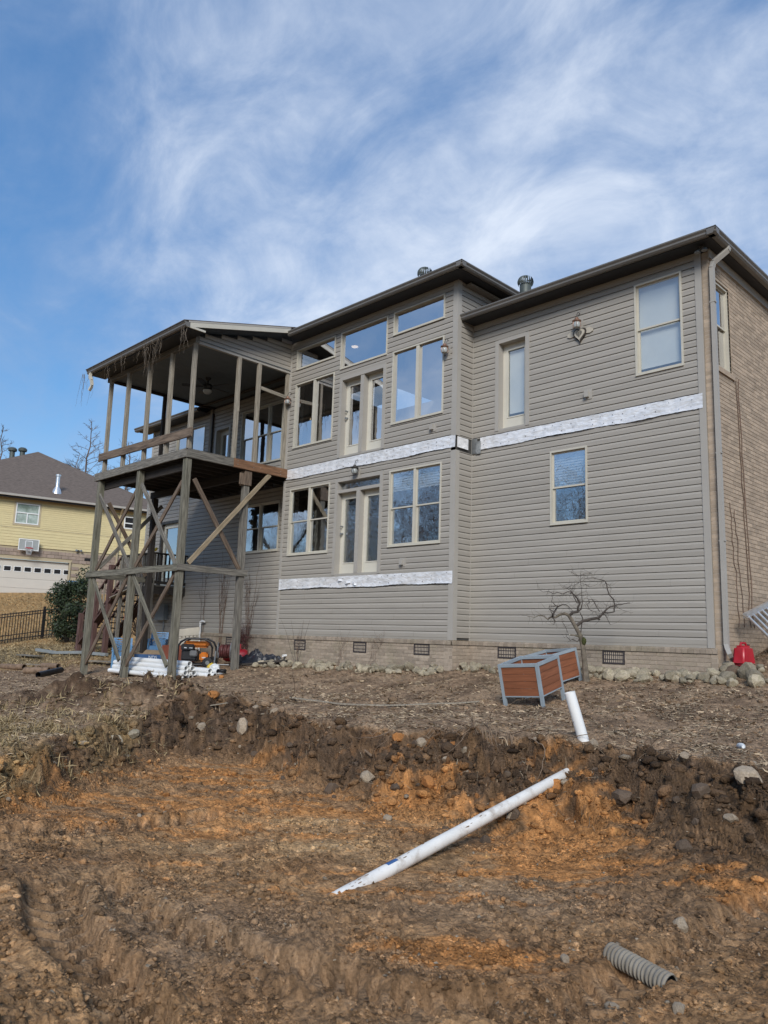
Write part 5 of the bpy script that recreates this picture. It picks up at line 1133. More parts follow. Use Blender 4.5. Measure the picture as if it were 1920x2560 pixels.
for i,(p,q_,lb) in enumerate((((-10.6,-1.55),(-9.35,-.85),'dark board on the ground beside the tarpaulin, outer one'),((-10.35,-1.35),(-9.5,-.8),'dark board on the ground beside the tarpaulin, inner one'))):
    o=timber('dark_board',(p[0],p[1],g1(*p)+.06),(q_[0],q_[1],g1(*q_)+.12),.07,.04,'wood_dark'); tag(o,lb,'board')
bg=thing('feed_bag',(-10.35,-2.1,g1(-10.35,-2.1)),'crumpled white and yellow sack by the rear post','sack'); P=rockverts(IV3,7,.6,9)*np.array([.24,.15,.14]); mb=MB(); mb.add([(p[0],p[1],p[2]+.08) for p in P],[tuple(map(int,f)) for f in IF3]); part('sack',mb,'bag',bg,world=False); mb=MB(); mb.add([(p[0]*.35-.10,p[1]*1.06-.02,p[2]*1.06+.085) for p in P],[tuple(map(int,f)) for f in IF3]); part('yellow_print',mb,'yellow',bg,world=False)
cord([(-9.9+.14*math.cos(a)*(1+.02*a),-2.25+.10*math.sin(a),g1(-9.9,-2.25)+.03+.004*a) for a in np.linspace(0,19,60)],'coil of black hose in front of the rear post',.012,'black_plastic',6,'hose_coil')
cord([(-12.35,-3.4,g1(-12.35,-3.4)),(-12.2,-3.36,-.55),(-12.0,-3.34,-.1),(-11.85,-3.3,.2)],'thin dark wire hanging from the front brace to the ground',.008,'black_plastic')
# debris left of the porch
for i,(x,y,rz,ln,rd,lb) in enumerate(((-17.9,-3.75,R(15),1.0,.085,'broken brown clay pipe, leftmost of the pile'),(-16.9,-3.45,R(-20),.9,.09,'broken brown clay pipe, middle of the pile'),(-16.2,-3.75,R(35),.7,.085,'broken brown clay pipe, nearest of the pile'),(-17.2,-3.0,R(8),.8,.08,'broken brown clay pipe, at the back of the pile'))):
    z=g1(x,y)+rd*.8; d=Vector((math.cos(rz),math.sin(rz),.03))*ln/2; p=Vector((x,y,z)); hollow('clay_pipe',p-d,p+d,rd,'clay_pipe',lb,group='broken clay pipes left of the porch',wall=.018)
hollow('black_pipe',(-14.55,-4.35,g1(-14.55,-4.35)+.05),(-15.15,-3.55,g1(-15.15,-3.55)+.12),.075,'black_plastic','short black plastic pipe lying left of the porch post',wall=.008)
ds=thing('loose_downspout',(-19.9,-1.7,-.8),'long pale downspout lying on the ground left of the porch','downspout'); mb=MB(); pts=[(-21.0,-1.95,g1(-21,-1.95)+.14),(-20.0,-1.75,g1(-20,-1.75)+.08),(-18.9,-1.4,g1(-18.9,-1.4)+.10),(-17.6,-1.2,g1(-17.6,-1.2)+.08)]
for p,q_ in zip(pts,pts[1:]): mb.bar(p,q_,.11,.085)
part('tube',mb,'box_grey',ds)
for p,q_,w,m,lb in (((-16.9,-2.0),(-14.6,-1.9),.22,'wood_pale','wide pale board lying behind the left porch post'),((-20.9,-2.5),(-19.6,-2.35),.25,'wood_grey','flat grey slab left of the clay pipes'),((-18.4,-3.2),(-16.9,-2.9),.05,'wood_pale','thin pale lath among the clay pipes'),((-19.2,-4.1),(-18.4,-3.9),.06,'wood_pale','short pale lath at the far left of the clay pipes')):
    o=timber('board',(p[0],p[1],g1(*p)+.07),(q_[0],q_[1],g1(*q_)+.09),w,.035,m); tag(o,lb,'board')
yc=thing('yellow_caulk_tube',(-16.55,-2.95,g1(-16.55,-2.95)+.05),'white and yellow tube lying among the clay pipes','tube',rot=(R(88),0,R(70))); mb=MB(); mb.lathe([(.0,0),(.028,0),(.028,.2),(.0,.2)],n=10); part('body',mb,'bag',yc,world=False); mb=MB(); mb.lathe([(.03,.2),(.03,.30),(.01,.38),(.0,.38)],n=10); part('nozzle',mb,'yellow',yc,world=False)
# ladder and fuel can at the right edge
la=thing('aluminium_ladder',(.5,.4,.1),'folded aluminium ladder lying against the brick side wall','ladder')
p0,p1=Vector((.36,.24,.50)),Vector((.36,1.9,.88)); q0,q1=Vector((.62,.55,.12)),Vector((.62,2.2,.50))
for a_,b_ in ((p0,p1),(q0,q1)): mb=MB(); mb.bar(a_,b_,.06,.075); part('side_rail',mb,'aluminium',la)
for k in range(9): f=.04+k*.115; mb=MB(); mb.tube([p0+(p1-p0)*f,q0+(q1-q0)*f],.022,10); part('rung',mb,'aluminium',la,smooth=True)
cord([p0+(p1-p0)*.05,p0+Vector((.05,-.05,-.04)),p0+Vector((-.02,-.08,.02))],'short rope end tied to the ladder top',.010,'vine_pale',5,'rope')
fc=thing('fuel_can',(.33,.20,g1(.33,.20)),'red plastic fuel can standing by the brick corner under the ladder','fuel can',rot=(0,0,R(80)))
bm=bmesh.new(); bmesh.ops.create_cube(bm,size=1)
for v in bm.verts:
    v.co=Vector((v.co.x*.34,v.co.y*.22,(v.co.z+.5)*.30)); 
    if v.co.z>.2: v.co.x*=.72; v.co.y*=.85
bmesh.ops.bevel(bm,geom=bm.edges[:],offset=.04,segments=3,affect='EDGES'); me=bpy.data.meshes.new('can_body'); bm.to_mesh(me); bm.free(); ob=link('can_body',me,'red_plastic',fc,smooth=True)
mb=MB(); mb.tube([(-.08,0,.29),(-.06,0,.335),(.06,0,.335),(.09,0,.28)],.018,8); part('handle',mb,'red_plastic',fc,world=False,smooth=True); mb=MB(); mb.lathe([(.03,.28),(.03,.32),(.0,.32)],(.12,0,0),10); part('cap',mb,'black_plastic',fc,world=False)
# ---------------------------------------------------------------- contorted dwarf tree
tr=thing('dwarf_tree',(-1.62,-.99,g1(-1.62,-.99)),'small leafless contorted tree beside the farther planter','tree')
RT=Vector((RTX,RTY,0)); FWv=Vector((FWX,FWY,0)); tb0=Vector((-1.62,-.99,g1(-1.62,-.99)-.03))
def kp(X,Y,dp=0): u=(X-870)*.001053; v=(1825-Y)*.001053; return tb0+RT*(u*.999-v*.032)+Vector((0,0,1))*(v+u*.032)+FWv*dp
BRN=[[(870,1830,58),(862,1700,48),(850,1500,40),(838,1300,37),(825,1210,38),(800,1120,32),(740,1000,30),(690,900,28),(650,830,28),(590,800,24),(520,820,22),(460,860,18),(400,850,16),(345,885,12),(290,840,9),(220,830,8),(160,855,6),(50,838,5)],
[(400,845,14),(440,770,12),(500,700,11),(575,668,9),(640,665,6),(700,700,4),(760,760,3)],[(500,700,9),(450,690,6),(380,625,4)],[(480,690,6),(390,700,4)],[(410,830,9),(380,820,7),(340,780,4)],[(415,775,6),(320,738,4)],[(400,870,8),(430,900,6),(420,970,4)],[(430,900,5),(465,930,4)],
[(670,820,24),(700,790,22),(770,780,22),(770,720,16),(800,650,12),(760,590,10),(700,530,9),(650,490,8),(590,490,7),(520,525,6),(440,500,5),(360,520,5),(300,485,4),(210,500,3)],[(780,650,9),(740,560,7),(720,480,6),(650,420,4),(590,410,3)],[(800,650,8),(780,560,7),(730,500,7),(690,500,5)],
[(770,780,18),(830,740,12),(850,640,8),(840,540,5),(840,440,4),(820,340,4),(825,240,3),(760,235,2),(680,190,2)],[(820,340,4),(770,370,3),(740,430,3)],[(840,345,3),(920,370,3),(970,410,2)],
[(760,980,26),(840,920,22),(960,890,22),(1070,870,20),(1130,810,16),(1180,750,13),(1230,710,11),(1340,680,8),(1440,665,6),(1510,655,4)],[(1150,790,11),(1250,795,10),(1330,780,10),(1342,680,10),(1335,600,10),(1270,520,9),(1245,440,9),(1240,360,9),(1210,310,7),(1120,290,5),(1040,270,5),(940,280,3),(860,280,2)],
[(1240,360,7),(1272,335,5)],[(1020,270,4),(1025,200,3),(900,205,2),(860,220,2)],[(1070,880,13),(1125,895,9)],[(1110,775,6),(1060,700,6),(1020,630,6),(985,597,5),(930,600,5),(935,640,5),(890,670,5),(910,745,4),(970,780,3)],[(815,1090,8),(830,960,8),(845,880,7),(800,790,6)],
[(790,1180,10),(760,1220,7),(690,1190,6),(655,1200,5),(605,1145,4)],[(1180,810,4),(1250,870,4),(1330,970,3)],[(1340,680,4),(1400,730,3),(1500,780,2)],[(620,1090,4),(600,1000,4),(560,920,3)]]
rv=random.Random(6); ttr=MB(); tcr=MB()
for bi,br in enumerate(BRN):
    dp0=0 if bi in (0,8,14) else rv.uniform(-.12,.12); pts=[];rad=[]
    for i,(X,Y,r_) in enumerate(br):
        f=i/(len(br)-1); amp={0:.25,8:-.30,14:-.22}.get(bi,dp0*2); pts.append(kp(X,Y,amp*max(0,f-.35 if bi==0 else f))); rad.append(r_*.00095*1.1)
    (ttr if bi==0 else tcr).tube(pts,rad,8 if bi in (0,8,14) else 6)
    if bi>0 or True:
        for i in range(1,len(pts)):
            if rad[i]>.022 : continue
            for _ in range(3 if bi in (9,11,13,19) else 2):
                p=pts[i].copy(); d=Vector((rv.gauss(0,1),rv.gauss(0,1),rv.gauss(.15,.8))).normalized(); P=[p]; st=rv.uniform(.025,.05)
                for k in range(5): d=(d+Vector((rv.gauss(0,.35),rv.gauss(0,.35),rv.gauss(0,.35)))).normalized(); p=p+d*st; P.append(p.copy())
                tcr.tube(P,[.0026-.0003*k for k in range(6)],3)
part('trunk',ttr,'bark_pale',tr,smooth=True); part('branches',tcr,'bark_dark',tr,smooth=True)
mb=MB(); mb.tube([kp(790,1150),kp(700,1127,-.05),kp(628,1122,-.08)],[.014,.012,.0125],8); part('cut_limb',mb,'bark_pale',tr,smooth=True); mb=MB(); mb.tube([kp(629,1122,-.08),kp(622,1122,-.082)],.0125,8); part('cut_end',mb,'card_pale',tr)
P=rockverts(IV2,3,.5,2); mb=MB(); mb.add([tuple(kp(845,1215,-.03)+Vector((p[0]*.045,p[1]*.05,p[2]*.11))) for p in P],[tuple(map(int,f)) for f in IF2]); part('moss_patch',mb,'moss',tr)
# small weedy sapling by the bay, shoots
mb=MB(); rv=random.Random(9); x,y=-8.75,-1.05; z=g1(x,y)
for dx in (-.55,-.25,.12,.3): mb.tube([(x,y,z),(x+dx*.4,y,z+.35),(x+dx*.8,y+.02,z+.75),(x+dx*1.2,y+.02,z+1.05)],[.008,.006,.004,.002],4)
o=part('sapling',mb,'bark_dark',None); tag(o,'thin leafless sapling in front of the left bay vent','sapling')
mb=MB(); x,y=1.15,-.35; z=g1(x,y)
for k in range(9): a=rv.uniform(0,6.28); mb.tube([(x,y,z),(x+.12*math.cos(a),y+.12*math.sin(a),z+.18),(x+.25*math.cos(a),y+.25*math.sin(a),z+rv.uniform(.2,.5))],[.006,.004,.002],4)
o=part('twig_cluster',mb,'vine_pale',None); tag(o,'cluster of dry shoots beside the large stones at right','twigs')
# roots hanging out of the brink
mb=MB(); rv=random.Random(12)
def root(p,d,n_,st,r_):
    p=Vector(p); d=Vector(d).normalized(); P=[p.copy()]
    for k in range(n_):
        d=(d+Vector((rv.gauss(0,.28),rv.gauss(0,.28),rv.gauss(-.05,.22)))).normalized(); p=p+d*st; g_=g1(p.x,p.y)
        if p.z<g_+.004: p.z=g_+.004
        P.append(p.copy())
    mb.tube(P,[r_*(1-.75*k/n_) for k in range(n_+1)],4)
for _ in range(55):
    az=rv.choice([rv.gauss(9,2.6),rv.uniform(-12,22),rv.gauss(4,2)]); rb=float(np.interp(az,PIT[:,0],PIT[:,1]))+rv.uniform(-.15,.5); a=R(az); x=CX+rb*(math.cos(a)*FWX+math.sin(a)*RTX); y=CY+rb*(math.cos(a)*FWY+math.sin(a)*RTY)
    root((x,y,g1(x,y)+.03),(-FWX*.6+rv.gauss(0,.7),-FWY*.6+rv.gauss(0,.7),rv.uniform(-.2,.25)),12,rv.uniform(.04,.09),rv.uniform(.003,.008))
for _ in range(14):
    az=rv.gauss(7.5,1.6); rb=float(np.interp(az,PIT[:,0],PIT[:,1]))-.1; a=R(az); x=CX+rb*(math.cos(a)*FWX+math.sin(a)*RTX); y=CY+rb*(math.cos(a)*FWY+math.sin(a)*RTY); z=g1(x,y)+.08
    P=[Vector((x,y,z))]; 
    for k in range(8): P.append(P[-1]+Vector((-FWX*.035+rv.gauss(0,.012),-FWY*.035+rv.gauss(0,.012),-.07+rv.gauss(0,.01))))
    mb.tube(P,[.006-.0005*k for k in range(9)],4)
o=part('exposed_roots',mb,'root',None,kind='stuff'); tag(o,'pale torn roots hanging from the brink of the excavation','roots')
# ---------------------------------------------------------------- neighbouring house
dN=Vector((.18065,.98355,0)); nN=Vector((.98355,-.18065,0)); PN=Vector((-40.882,2.829,0))
def TN(u,v,o): p=PN+dN*u+nN*o; return (p.x,p.y,v)
nb_=thing('neighbour_house',TN(3,1.6,0),'yellow sided house with brown hip roof and white garage door on the rise at left','house')
def nbx(n,m,*bs,parent=nb_):
    mb=MB()
    for b4 in bs: mb.box(TN,*b4)
    return part(n,mb,m,parent)
U0,U1=-4.2,9.7
wl=nbx('wall','n_trim',(U0,U1,4.5,7.25,-.2,-.012),(U0,-.9,-1,4.5,-.2,-.03),(4.1,U1,-1,4.5,-.2,-.03),(-.9,4.1,3.82,4.5,-.2,-.03))
ops=[(.80,2.25,5.72,7.10),(6.90,7.78,6.08,7.0)]; k=0; z=4.53
while z<7.1:
    hgt=.117 if z>5.6 else .165
    for rn in runs(U0,U1,z,min(z+hgt,7.2),ops):
        mb=MB()
        for a,b_,za,zb in rn: mb.add([TN(a,za,.0),TN(b_,za,.0),TN(b_,za,.022),TN(a,za,.022),TN(a,zb,.006),TN(b_,zb,.006)],[(0,1,2,3),(3,2,5,4)])
        part('siding_plank',mb,'n_yellow',wl)
    z+=hgt
nbx('trim_band','n_trim',(U0,U1,5.575,5.60,.0,.03)); nbx('frieze_board','n_trim',(U0,U1,7.13,7.25,.0,.035))
rb_=random.Random(31); z=1.0; kk=0
cacheB={}
while z<4.45:
    u=U0-(.2 if kk%2 else 0)
    while u<U1:
        l,r_=max(u,U0)+.006,min(u+.40,U1)-.006; zt=min(z+.20,4.5)-.012
        if r_-l>.05 and not (zt>1.5 and z<3.86 and r_>-.95 and l<4.2) and not (z<3.7 and r_>4.78 and l<5.42) and z>1.6:
            if zt-z>.1 : nbx('block','n_block',(l,r_,z+.006,zt,-.03,.004),parent=wl)
        u+=.40
    z+=.20; kk+=1
gd=nbx('garage_door','n_trim',(-.95,-.87,1.5,3.86,-.03,.05),(4.05,4.14,1.5,3.86,-.03,.05),(-.95,4.14,3.80,3.90,-.03,.06))
nbx('door_recess','n_garage',(-.9,4.1,1.5,3.8,-.3,-.2),parent=gd)
for i in range(4):
    z0_=1.66+i*.535; nbx('door_panel','n_garage',(-.87,4.05,z0_,z0_+.525,-.2,-.10),parent=gd)
for i in range(9): u=-.42+.53*i; nbx('door_window','n_white',(u-.03,u+.37,3.10,3.40,-.10,-.09),parent=gd); nbx('door_pane','black_paint',(u,u+.34,3.13,3.37,-.09,-.086),parent=gd)
def nwin(l,r_,b,t,mid,split,pm):
    mb=MB(); rect_frame(mb,TN,l-.10,r_+.10,b-.10,t+.10,.10,.0,.03); w=part('window',mb,'n_trim',nb_); mb=MB(); rect_frame(mb,TN,l,r_,b,t,.06,-.02,.045)
    mb.box(TN,l+.06,r_-.06,mid-.03,mid+.03,-.02,.045)
    if split: mb.box(TN,(l+r_)/2-.03,(l+r_)/2+.03,b+.06,mid-.03,-.02,.045)
    part('window_frame',mb,'n_white',w); mb=MB(); mb.box(TN,l+.05,r_-.05,b+.05,mid,-.03,.0); part('pane',mb,pm,w); mb=MB(); mb.box(TN,l+.05,r_-.05,mid,t-.05,-.03,.0); part('pane',mb,pm,w)
nwin(.90,2.15,5.82,7.0,6.45,True,'n_pane'); nwin(6.99,7.69,6.16,6.91,6.5,False,'black_paint')
nbx('gutter','trim',(-4.75,10.25,7.30,7.42,.44,.56)); nbx('soffit','soffit',(-4.6,10.1,7.26,7.28,-.1,.45)); nbx('fascia','soffit',(-4.6,10.1,7.2,7.36,.40,.44))
nbx('side_door','n_trim',(4.80,5.40,1.6,3.68,-.03,.0)); nbx('wall_vent','black_paint',(4.88,5.25,4.0,4.17,-.0,.02))
mb=MB(); mb.bar(TN(6.72,7.28,.5),TN(6.72,6.95,.12),.09,.07); mb.bar(TN(6.72,6.95,.12),TN(6.72,1.8,.06),.09,.07); part('downspout',mb,'n_trim',nb_)
def rp(u,o): return TN(u,7.42+.55*(.5-o),o)
mb=MB()
A,Lc,Rc,B2=(2.94,-7.16),(-4.72,.5),(10.2,.5),(2.94,-22)
slab(mb,[rp(*Lc),rp(*Rc),rp(*A)],.05); slab(mb,[rp(*Rc),TN(10.2,7.42,-22),TN(2.94,7.42+.55*7.66,-22),rp(*A)],.05); slab(mb,[rp(*A),TN(2.94,7.42+.55*7.66,-22),TN(-4.72,7.42,-22),rp(*Lc)],.05); nr_=part('roof',mb,'n_roof',nb_)
# the side walls
mb=MB(); mb.box(TN,U0,U0+.1,-1,7.25,-20,-.2); mb.box(TN,U1-.1,U1,-1,7.25,-20,-.2); part('side_wall',mb,'n_yellow',nb_)
b0=Vector(rp(3.07,-.5)); mb=MB(); mb.lathe([(.30,-.15),(.22,.12),(.12,.30),(.11,.35),(.11,.95),(.15,.95),(.15,1.05),(.0,1.08)],b0,14); part('vent_pipe',mb,'aluminium',nr_,smooth=True)
for u,o_ in ((2.0,-7.2),(1.45,-7.6)): mb=MB(); mb.lathe([(.16,-.6),(.16,.15),(.26,.18),(.28,.32),(.18,.42),(.0,.45)],Vector(TN(u,7.42+.55*(.5+6.6),o_)),14); part('roof_turbine',mb,'turbine',nr_,smooth=True)
# basketball hoop
hp=thing('basketball_hoop',TN(1.72,4.3,.1),'clear basketball backboard with red rim above the garage door','hoop'); mb=MB(); rect_frame(mb,TN,1.18,2.26,4.30,4.95,.04,.28,.33); part('board_frame',mb,'n_white',hp)
mb=MB(); mb.box(TN,1.22,2.22,4.34,4.91,.30,.31); part('board',mb,'bulb',hp); mb=MB(); rect_frame(mb,TN,1.53,1.92,4.45,4.85,.03,.312,.318); part('target_square',mb,'print_white',hp)
mb=MB(); mb.tube([TN(1.72+.2*math.cos(a),4.42,.58+.2*math.sin(a)) for a in np.linspace(0,6.283,20)],.022,5,cap=False); part('rim',mb,'red_plastic',hp); mb=MB()
for k in range(12): a=k*math.pi/6; mb.tube([TN(1.72+.2*math.cos(a),4.42,.58+.2*math.sin(a)),TN(1.72+.11*math.cos(a+.3),4.05,.58+.11*math.sin(a+.3))],.012,3)
part('net',mb,'bag',hp); mb=MB(); mb.bar(TN(1.6,4.5,0),TN(1.6,4.5,.3),.05,.05); mb.bar(TN(1.85,4.5,0),TN(1.85,4.5,.3),.05,.05); part('bracket',mb,'grey_metal',hp)
fl2=thing('security_light',TN(4.47,4.56,.05),'twin security light on the yellow neighbouring house','light'); mb=MB(); mb.box(TN,4.42,4.54,4.50,4.60,.0,.06); part('mount',mb,'dark_metal',fl2)
for du in (-.13,.13): mb=MB(); mb.lathe([(.03,0),(.07,.1),(.07,.14),(.0,.15)],n=10,T=lambda x,y,z:TN(4.48+du+x,4.55+y,.05+z)); part('lamp_head',mb,'grey_metal',fl2)
bn=thing('blue_bin',TN(4.2,0,1.6),'blue plastic bin beside the far garage door','bin'); zb_=float(pad_z(np.array(TN(4.2,0,1.6)[0]),np.array(TN(4.2,0,1.6)[1]))); mb=MB(); mb.prism([(-.32,0),(.32,0),(.40,.62),(-.40,.62)],lambda u,v,o:TN(4.2+u,zb_+v,1.3+o),0,.55); part('tub',mb,'card_blue',bn); mb=MB(); mb.box(lambda u,v,o:TN(4.2+u,zb_+v,1.3+o),-.44,.44,.62,.70,-.03,.58); part('lid',mb,'chair_blue',bn)
# ---------------------------------------------------------------- black metal fence
fn=thing('metal_fence',(-26,-1.4,-.7),'black metal picket fence on the lawn at the left edge','fence')
fa,fb=Vector((-26.45,-3.05,0)),Vector((-25.62,-.02,0)); fd=(fb-fa); fL=fd.length; fd.normalize()
fz=lambda s:-.93+.52*s/fL
def fpt(s,h): p=fa+fd*s; return (p.x,p.y,fz(s)+h)
for h in (.98,1.08,.28,.12): mb=MB(); mb.bar(fpt(-.1,h),fpt(fL+1.4,h),.03,.035); part('rail',mb,'black_paint',fn)
pk=MB(); pk.box(WT,-.011,.011,-.011,.011,0,1.12); pme=pk.mesh('picket'); pme.materials.append(MATS['black_paint']); s=0.
while s<fL+1.3: o=bpy.data.objects.new('picket',pme); COL.objects.link(o); o.parent=fn; o.location=Vector(fpt(s,0))-fn.location; s+=.094
for s in (fL,fL-2.4): mb=MB(); p=fpt(s,0); mb.box(WT,p[0]-.035,p[0]+.035,p[1]-.035,p[1]+.035,p[2]-.25,p[2]+1.22); part('post',mb,'black_paint',fn)
# ---------------------------------------------------------------- evergreen bush
def leafcloud(n,lobes,size,rg,shell=.55):
    L_=np.array([l[:6] for l in lobes],float); w=(L_[:,3]*L_[:,4]*L_[:,5])**(2/3); idx=rg.choice(len(L_),n,p=w/w.sum()); d=rg.normal(size=(n,3)); d/=np.linalg.norm(d,axis=1)[:,None]
    r_=1-shell*rg.random(n)**1.6; r_*=1+.16*rg.normal(size=n); P=L_[idx,:3]+d*r_[:,None]*L_[idx,3:6]
    nrm=d*.5+rg.normal(size=(n,3))*.7+np.array([0,0,.3]); nrm/=np.linalg.norm(nrm,axis=1)[:,None]; a=np.cross(nrm,rg.normal(size=(n,3))); a/=np.linalg.norm(a,axis=1)[:,None]; b=np.cross(nrm,a)
    s=size*rg.uniform(.6,1.4,n)[:,None]; V=np.stack([P-a*s,P+b*s*.45,P+a*s,P-b*s*.45],1).reshape(-1,3); t=rg.uniform(.55,1.5,n); col=np.repeat(np.stack([t,t,t*.9],1),4,0)
    return V,np.arange(4*n).reshape(-1,4),col
rg=np.random.default_rng(77); bx0,by0=-23.75,.15; bz0=float(pad_z(np.array(bx0),np.array(by0)))
bush=thing('evergreen_bush',(bx0,by0,bz0),'dark green rounded holly bush left of the porch','bush')
lob=[]
for k in range(26):
    h=rg.uniform(.25,2.35); rr_=.72*math.sqrt(max(.05,1-((h-1.0)/1.45)**2)); a=rg.uniform(0,6.28); q_=rr_*rg.uniform(.45,1.0); lob.append((bx0+q_*math.cos(a),by0+q_*math.sin(a),bz0+h,rg.uniform(.22,.42),rg.uniform(.22,.42),rg.uniform(.2,.36)))
lob+= [(bx0,by0,bz0+1.0,.7,.7,.85),(bx0+.25,by0+.35,bz0+2.45,.28,.28,.35)]
V,F,ccol=leafcloud(9000,lob,.055,rg); o=sheet('foliage',V-np.array(bush.location),F,'leaf_dark',ccol); o.parent=bush
mb=MB()
for k in range(7): a=k*.9; mb.tube([(bx0,by0,bz0-.1),(bx0+.2*math.cos(a),by0+.2*math.sin(a),bz0+.6),(bx0+.45*math.cos(a),by0+.45*math.sin(a),bz0+1.5)],[.035,.025,.012],5)
part('stems',mb,'bark_dark',bush)
# tangled leafless shrub by the stairs
mb=MB(); rv=random.Random(17)
for k in range(70):
    a=rv.uniform(0,6.28); p=Vector((-19.6+rv.uniform(-.3,.3),.9,-.2)); P=[p]; d=Vector((math.cos(a)*.5,math.sin(a)*.5,1)).normalized()
    for j in range(8): d=(d+Vector((rv.gauss(0,.3),rv.gauss(0,.3),rv.gauss(-.06,.2)))).normalized(); P.append(P[-1]+d*.33)
    mb.tube(P,[.012-.0012*j for j in range(9)],3)
o=part('leafless_shrub',mb,'vine',None); tag(o,'tangled leafless shrub between the stairs and the yellow house','shrub')
# ---------------------------------------------------------------- leafless trees
def bare_tree(base,H,spread,seed,mtr,mcr,r0=.16,first=.25,dens=1.,conical=True,n1=34,sub=5,ns=6,lv0=2,tw=1.):
    rv=random.Random(seed); tm=MB(); cm_=MB(); B0=Vector(base); P=[B0.copy()]; K=14; lean=Vector((rv.gauss(0,.02),rv.gauss(0,.02),0))
    for k in range(1,K+1): P.append(B0+Vector((0,0,H*k/K))+lean*k*H/K*1.2+Vector((rv.gauss(0,.012*H),rv.gauss(0,.012*H),0))*(k/K))
    tm.tube(P,[r0*(1-.93*k/K)+.008 for k in range(K+1)],6)
    def at_(f): i=min(int(f*K),K-1); return P[i].lerp(P[i+1],f*K-i)
    def grow(p,d,L_,r_,lv):
        n_=ns; Q=[p.copy()]; 
        for j in range(n_): d=(d+Vector((rv.gauss(0,.16),rv.gauss(0,.16),rv.gauss(.05,.12)))).normalized(); p=p+d*L_/n_; Q.append(p.copy())
        cm_.tube(Q,[r_*(1-.8*j/n_) for j in range(n_+1)],3,cap=False)
        if lv>0:
            for _ in range(int(sub*dens)):
                f=rv.uniform(.2,1); i=min(int(f*n_),n_-1); q_=Q[i].lerp(Q[i+1],f*n_-i); dd=(d+Vector((rv.gauss(0,.8),rv.gauss(0,.8),rv.gauss(.1,.6)))).normalized(); grow(q_,dd,L_*rv.uniform(.28,.5),r_*.5*(1+.25*(tw-1)),lv-1)
    for k in range(n1):
        f=first+(1-first)*(k+rv.random())/n1; a=rv.uniform(0,6.28); prof=(1-f)**.75*1.1+.10 if conical else (math.sin(math.pi*((f-first)/(1-first)*.72+.2))*.9+.1)
        grow(at_(min(f,.995)),Vector((math.cos(a),math.sin(a),rv.uniform(.25,.8))).normalized(),spread*prof*rv.uniform(.75,1.2),r0*.28*(1-f*.7)*tw,lv0)
    return tm,cm_
FT=[((-54.0,12.6),16.3,3.2,1,'tall leafless conical tree behind the yellow house roof'),((-58.6,8.2),15.4,3.5,2,'leafless tree at the left edge behind the yellow house'),((-52.6,15.7),15.0,3.4,3,'leafless tree seen under the porch rail, left one'),((-48.6,16.4),13.4,3.2,4,'leafless tree seen under the porch rail, middle one'),((-46.6,19.3),13.6,3.4,5,'leafless tree seen under the porch rail, right one'),((-57.0,14.2),14.2,3.0,6,'smaller leafless tree right of the tall conical one')]
for (x,y),zt,sp_,sd_,lb in FT:
    z=float(pad_z(np.array(x),np.array(y))); tm,cm_=bare_tree((x,y,z),zt-z,sp_,sd_,None,None,.19,.3,1.,True,40,6,4,2,1.2); t=thing('leafless_tree',(x,y,z),lb,'tree','leafless trees behind the neighbouring house'); part('trunk',tm,'bark_far',t); part('crown',cm_,'bark_far',t)
# woodland behind the camera, seen only as reflections in the glass
wm=MB(); rv=random.Random(44)
for k in range(86):
    if k<74: x=-62+(k%37)*2.2+rv.uniform(-1.,1.); y=(-38 if k<37 else -47)+rv.uniform(-3,3); h=rv.uniform(13.5,17)*(1 if k<37 else 1.15)
    else: x=20+rv.uniform(-3,8); y=-8+(k-74)*3.6+rv.uniform(-2,2); h=rv.uniform(14,20)
    z=float(pad_z(np.array(x),np.array(y))); tm,cm_=bare_tree((x,y,z),h,h*.30,200+k,None,None,.2,.08,1.,False,26,7,3,1,1.9)
    wm.add(tm.v,tm.f); wm.add(cm_.v,cm_.f)
me=bpy.data.meshes.new('woodland'); me.from_pydata(wm.v,[],wm.f); me.update(); o=link('woodland',me,'bark_far'); tag(o,'leafless woodland mirrored in the lower windows','woodland',kind='stuff')
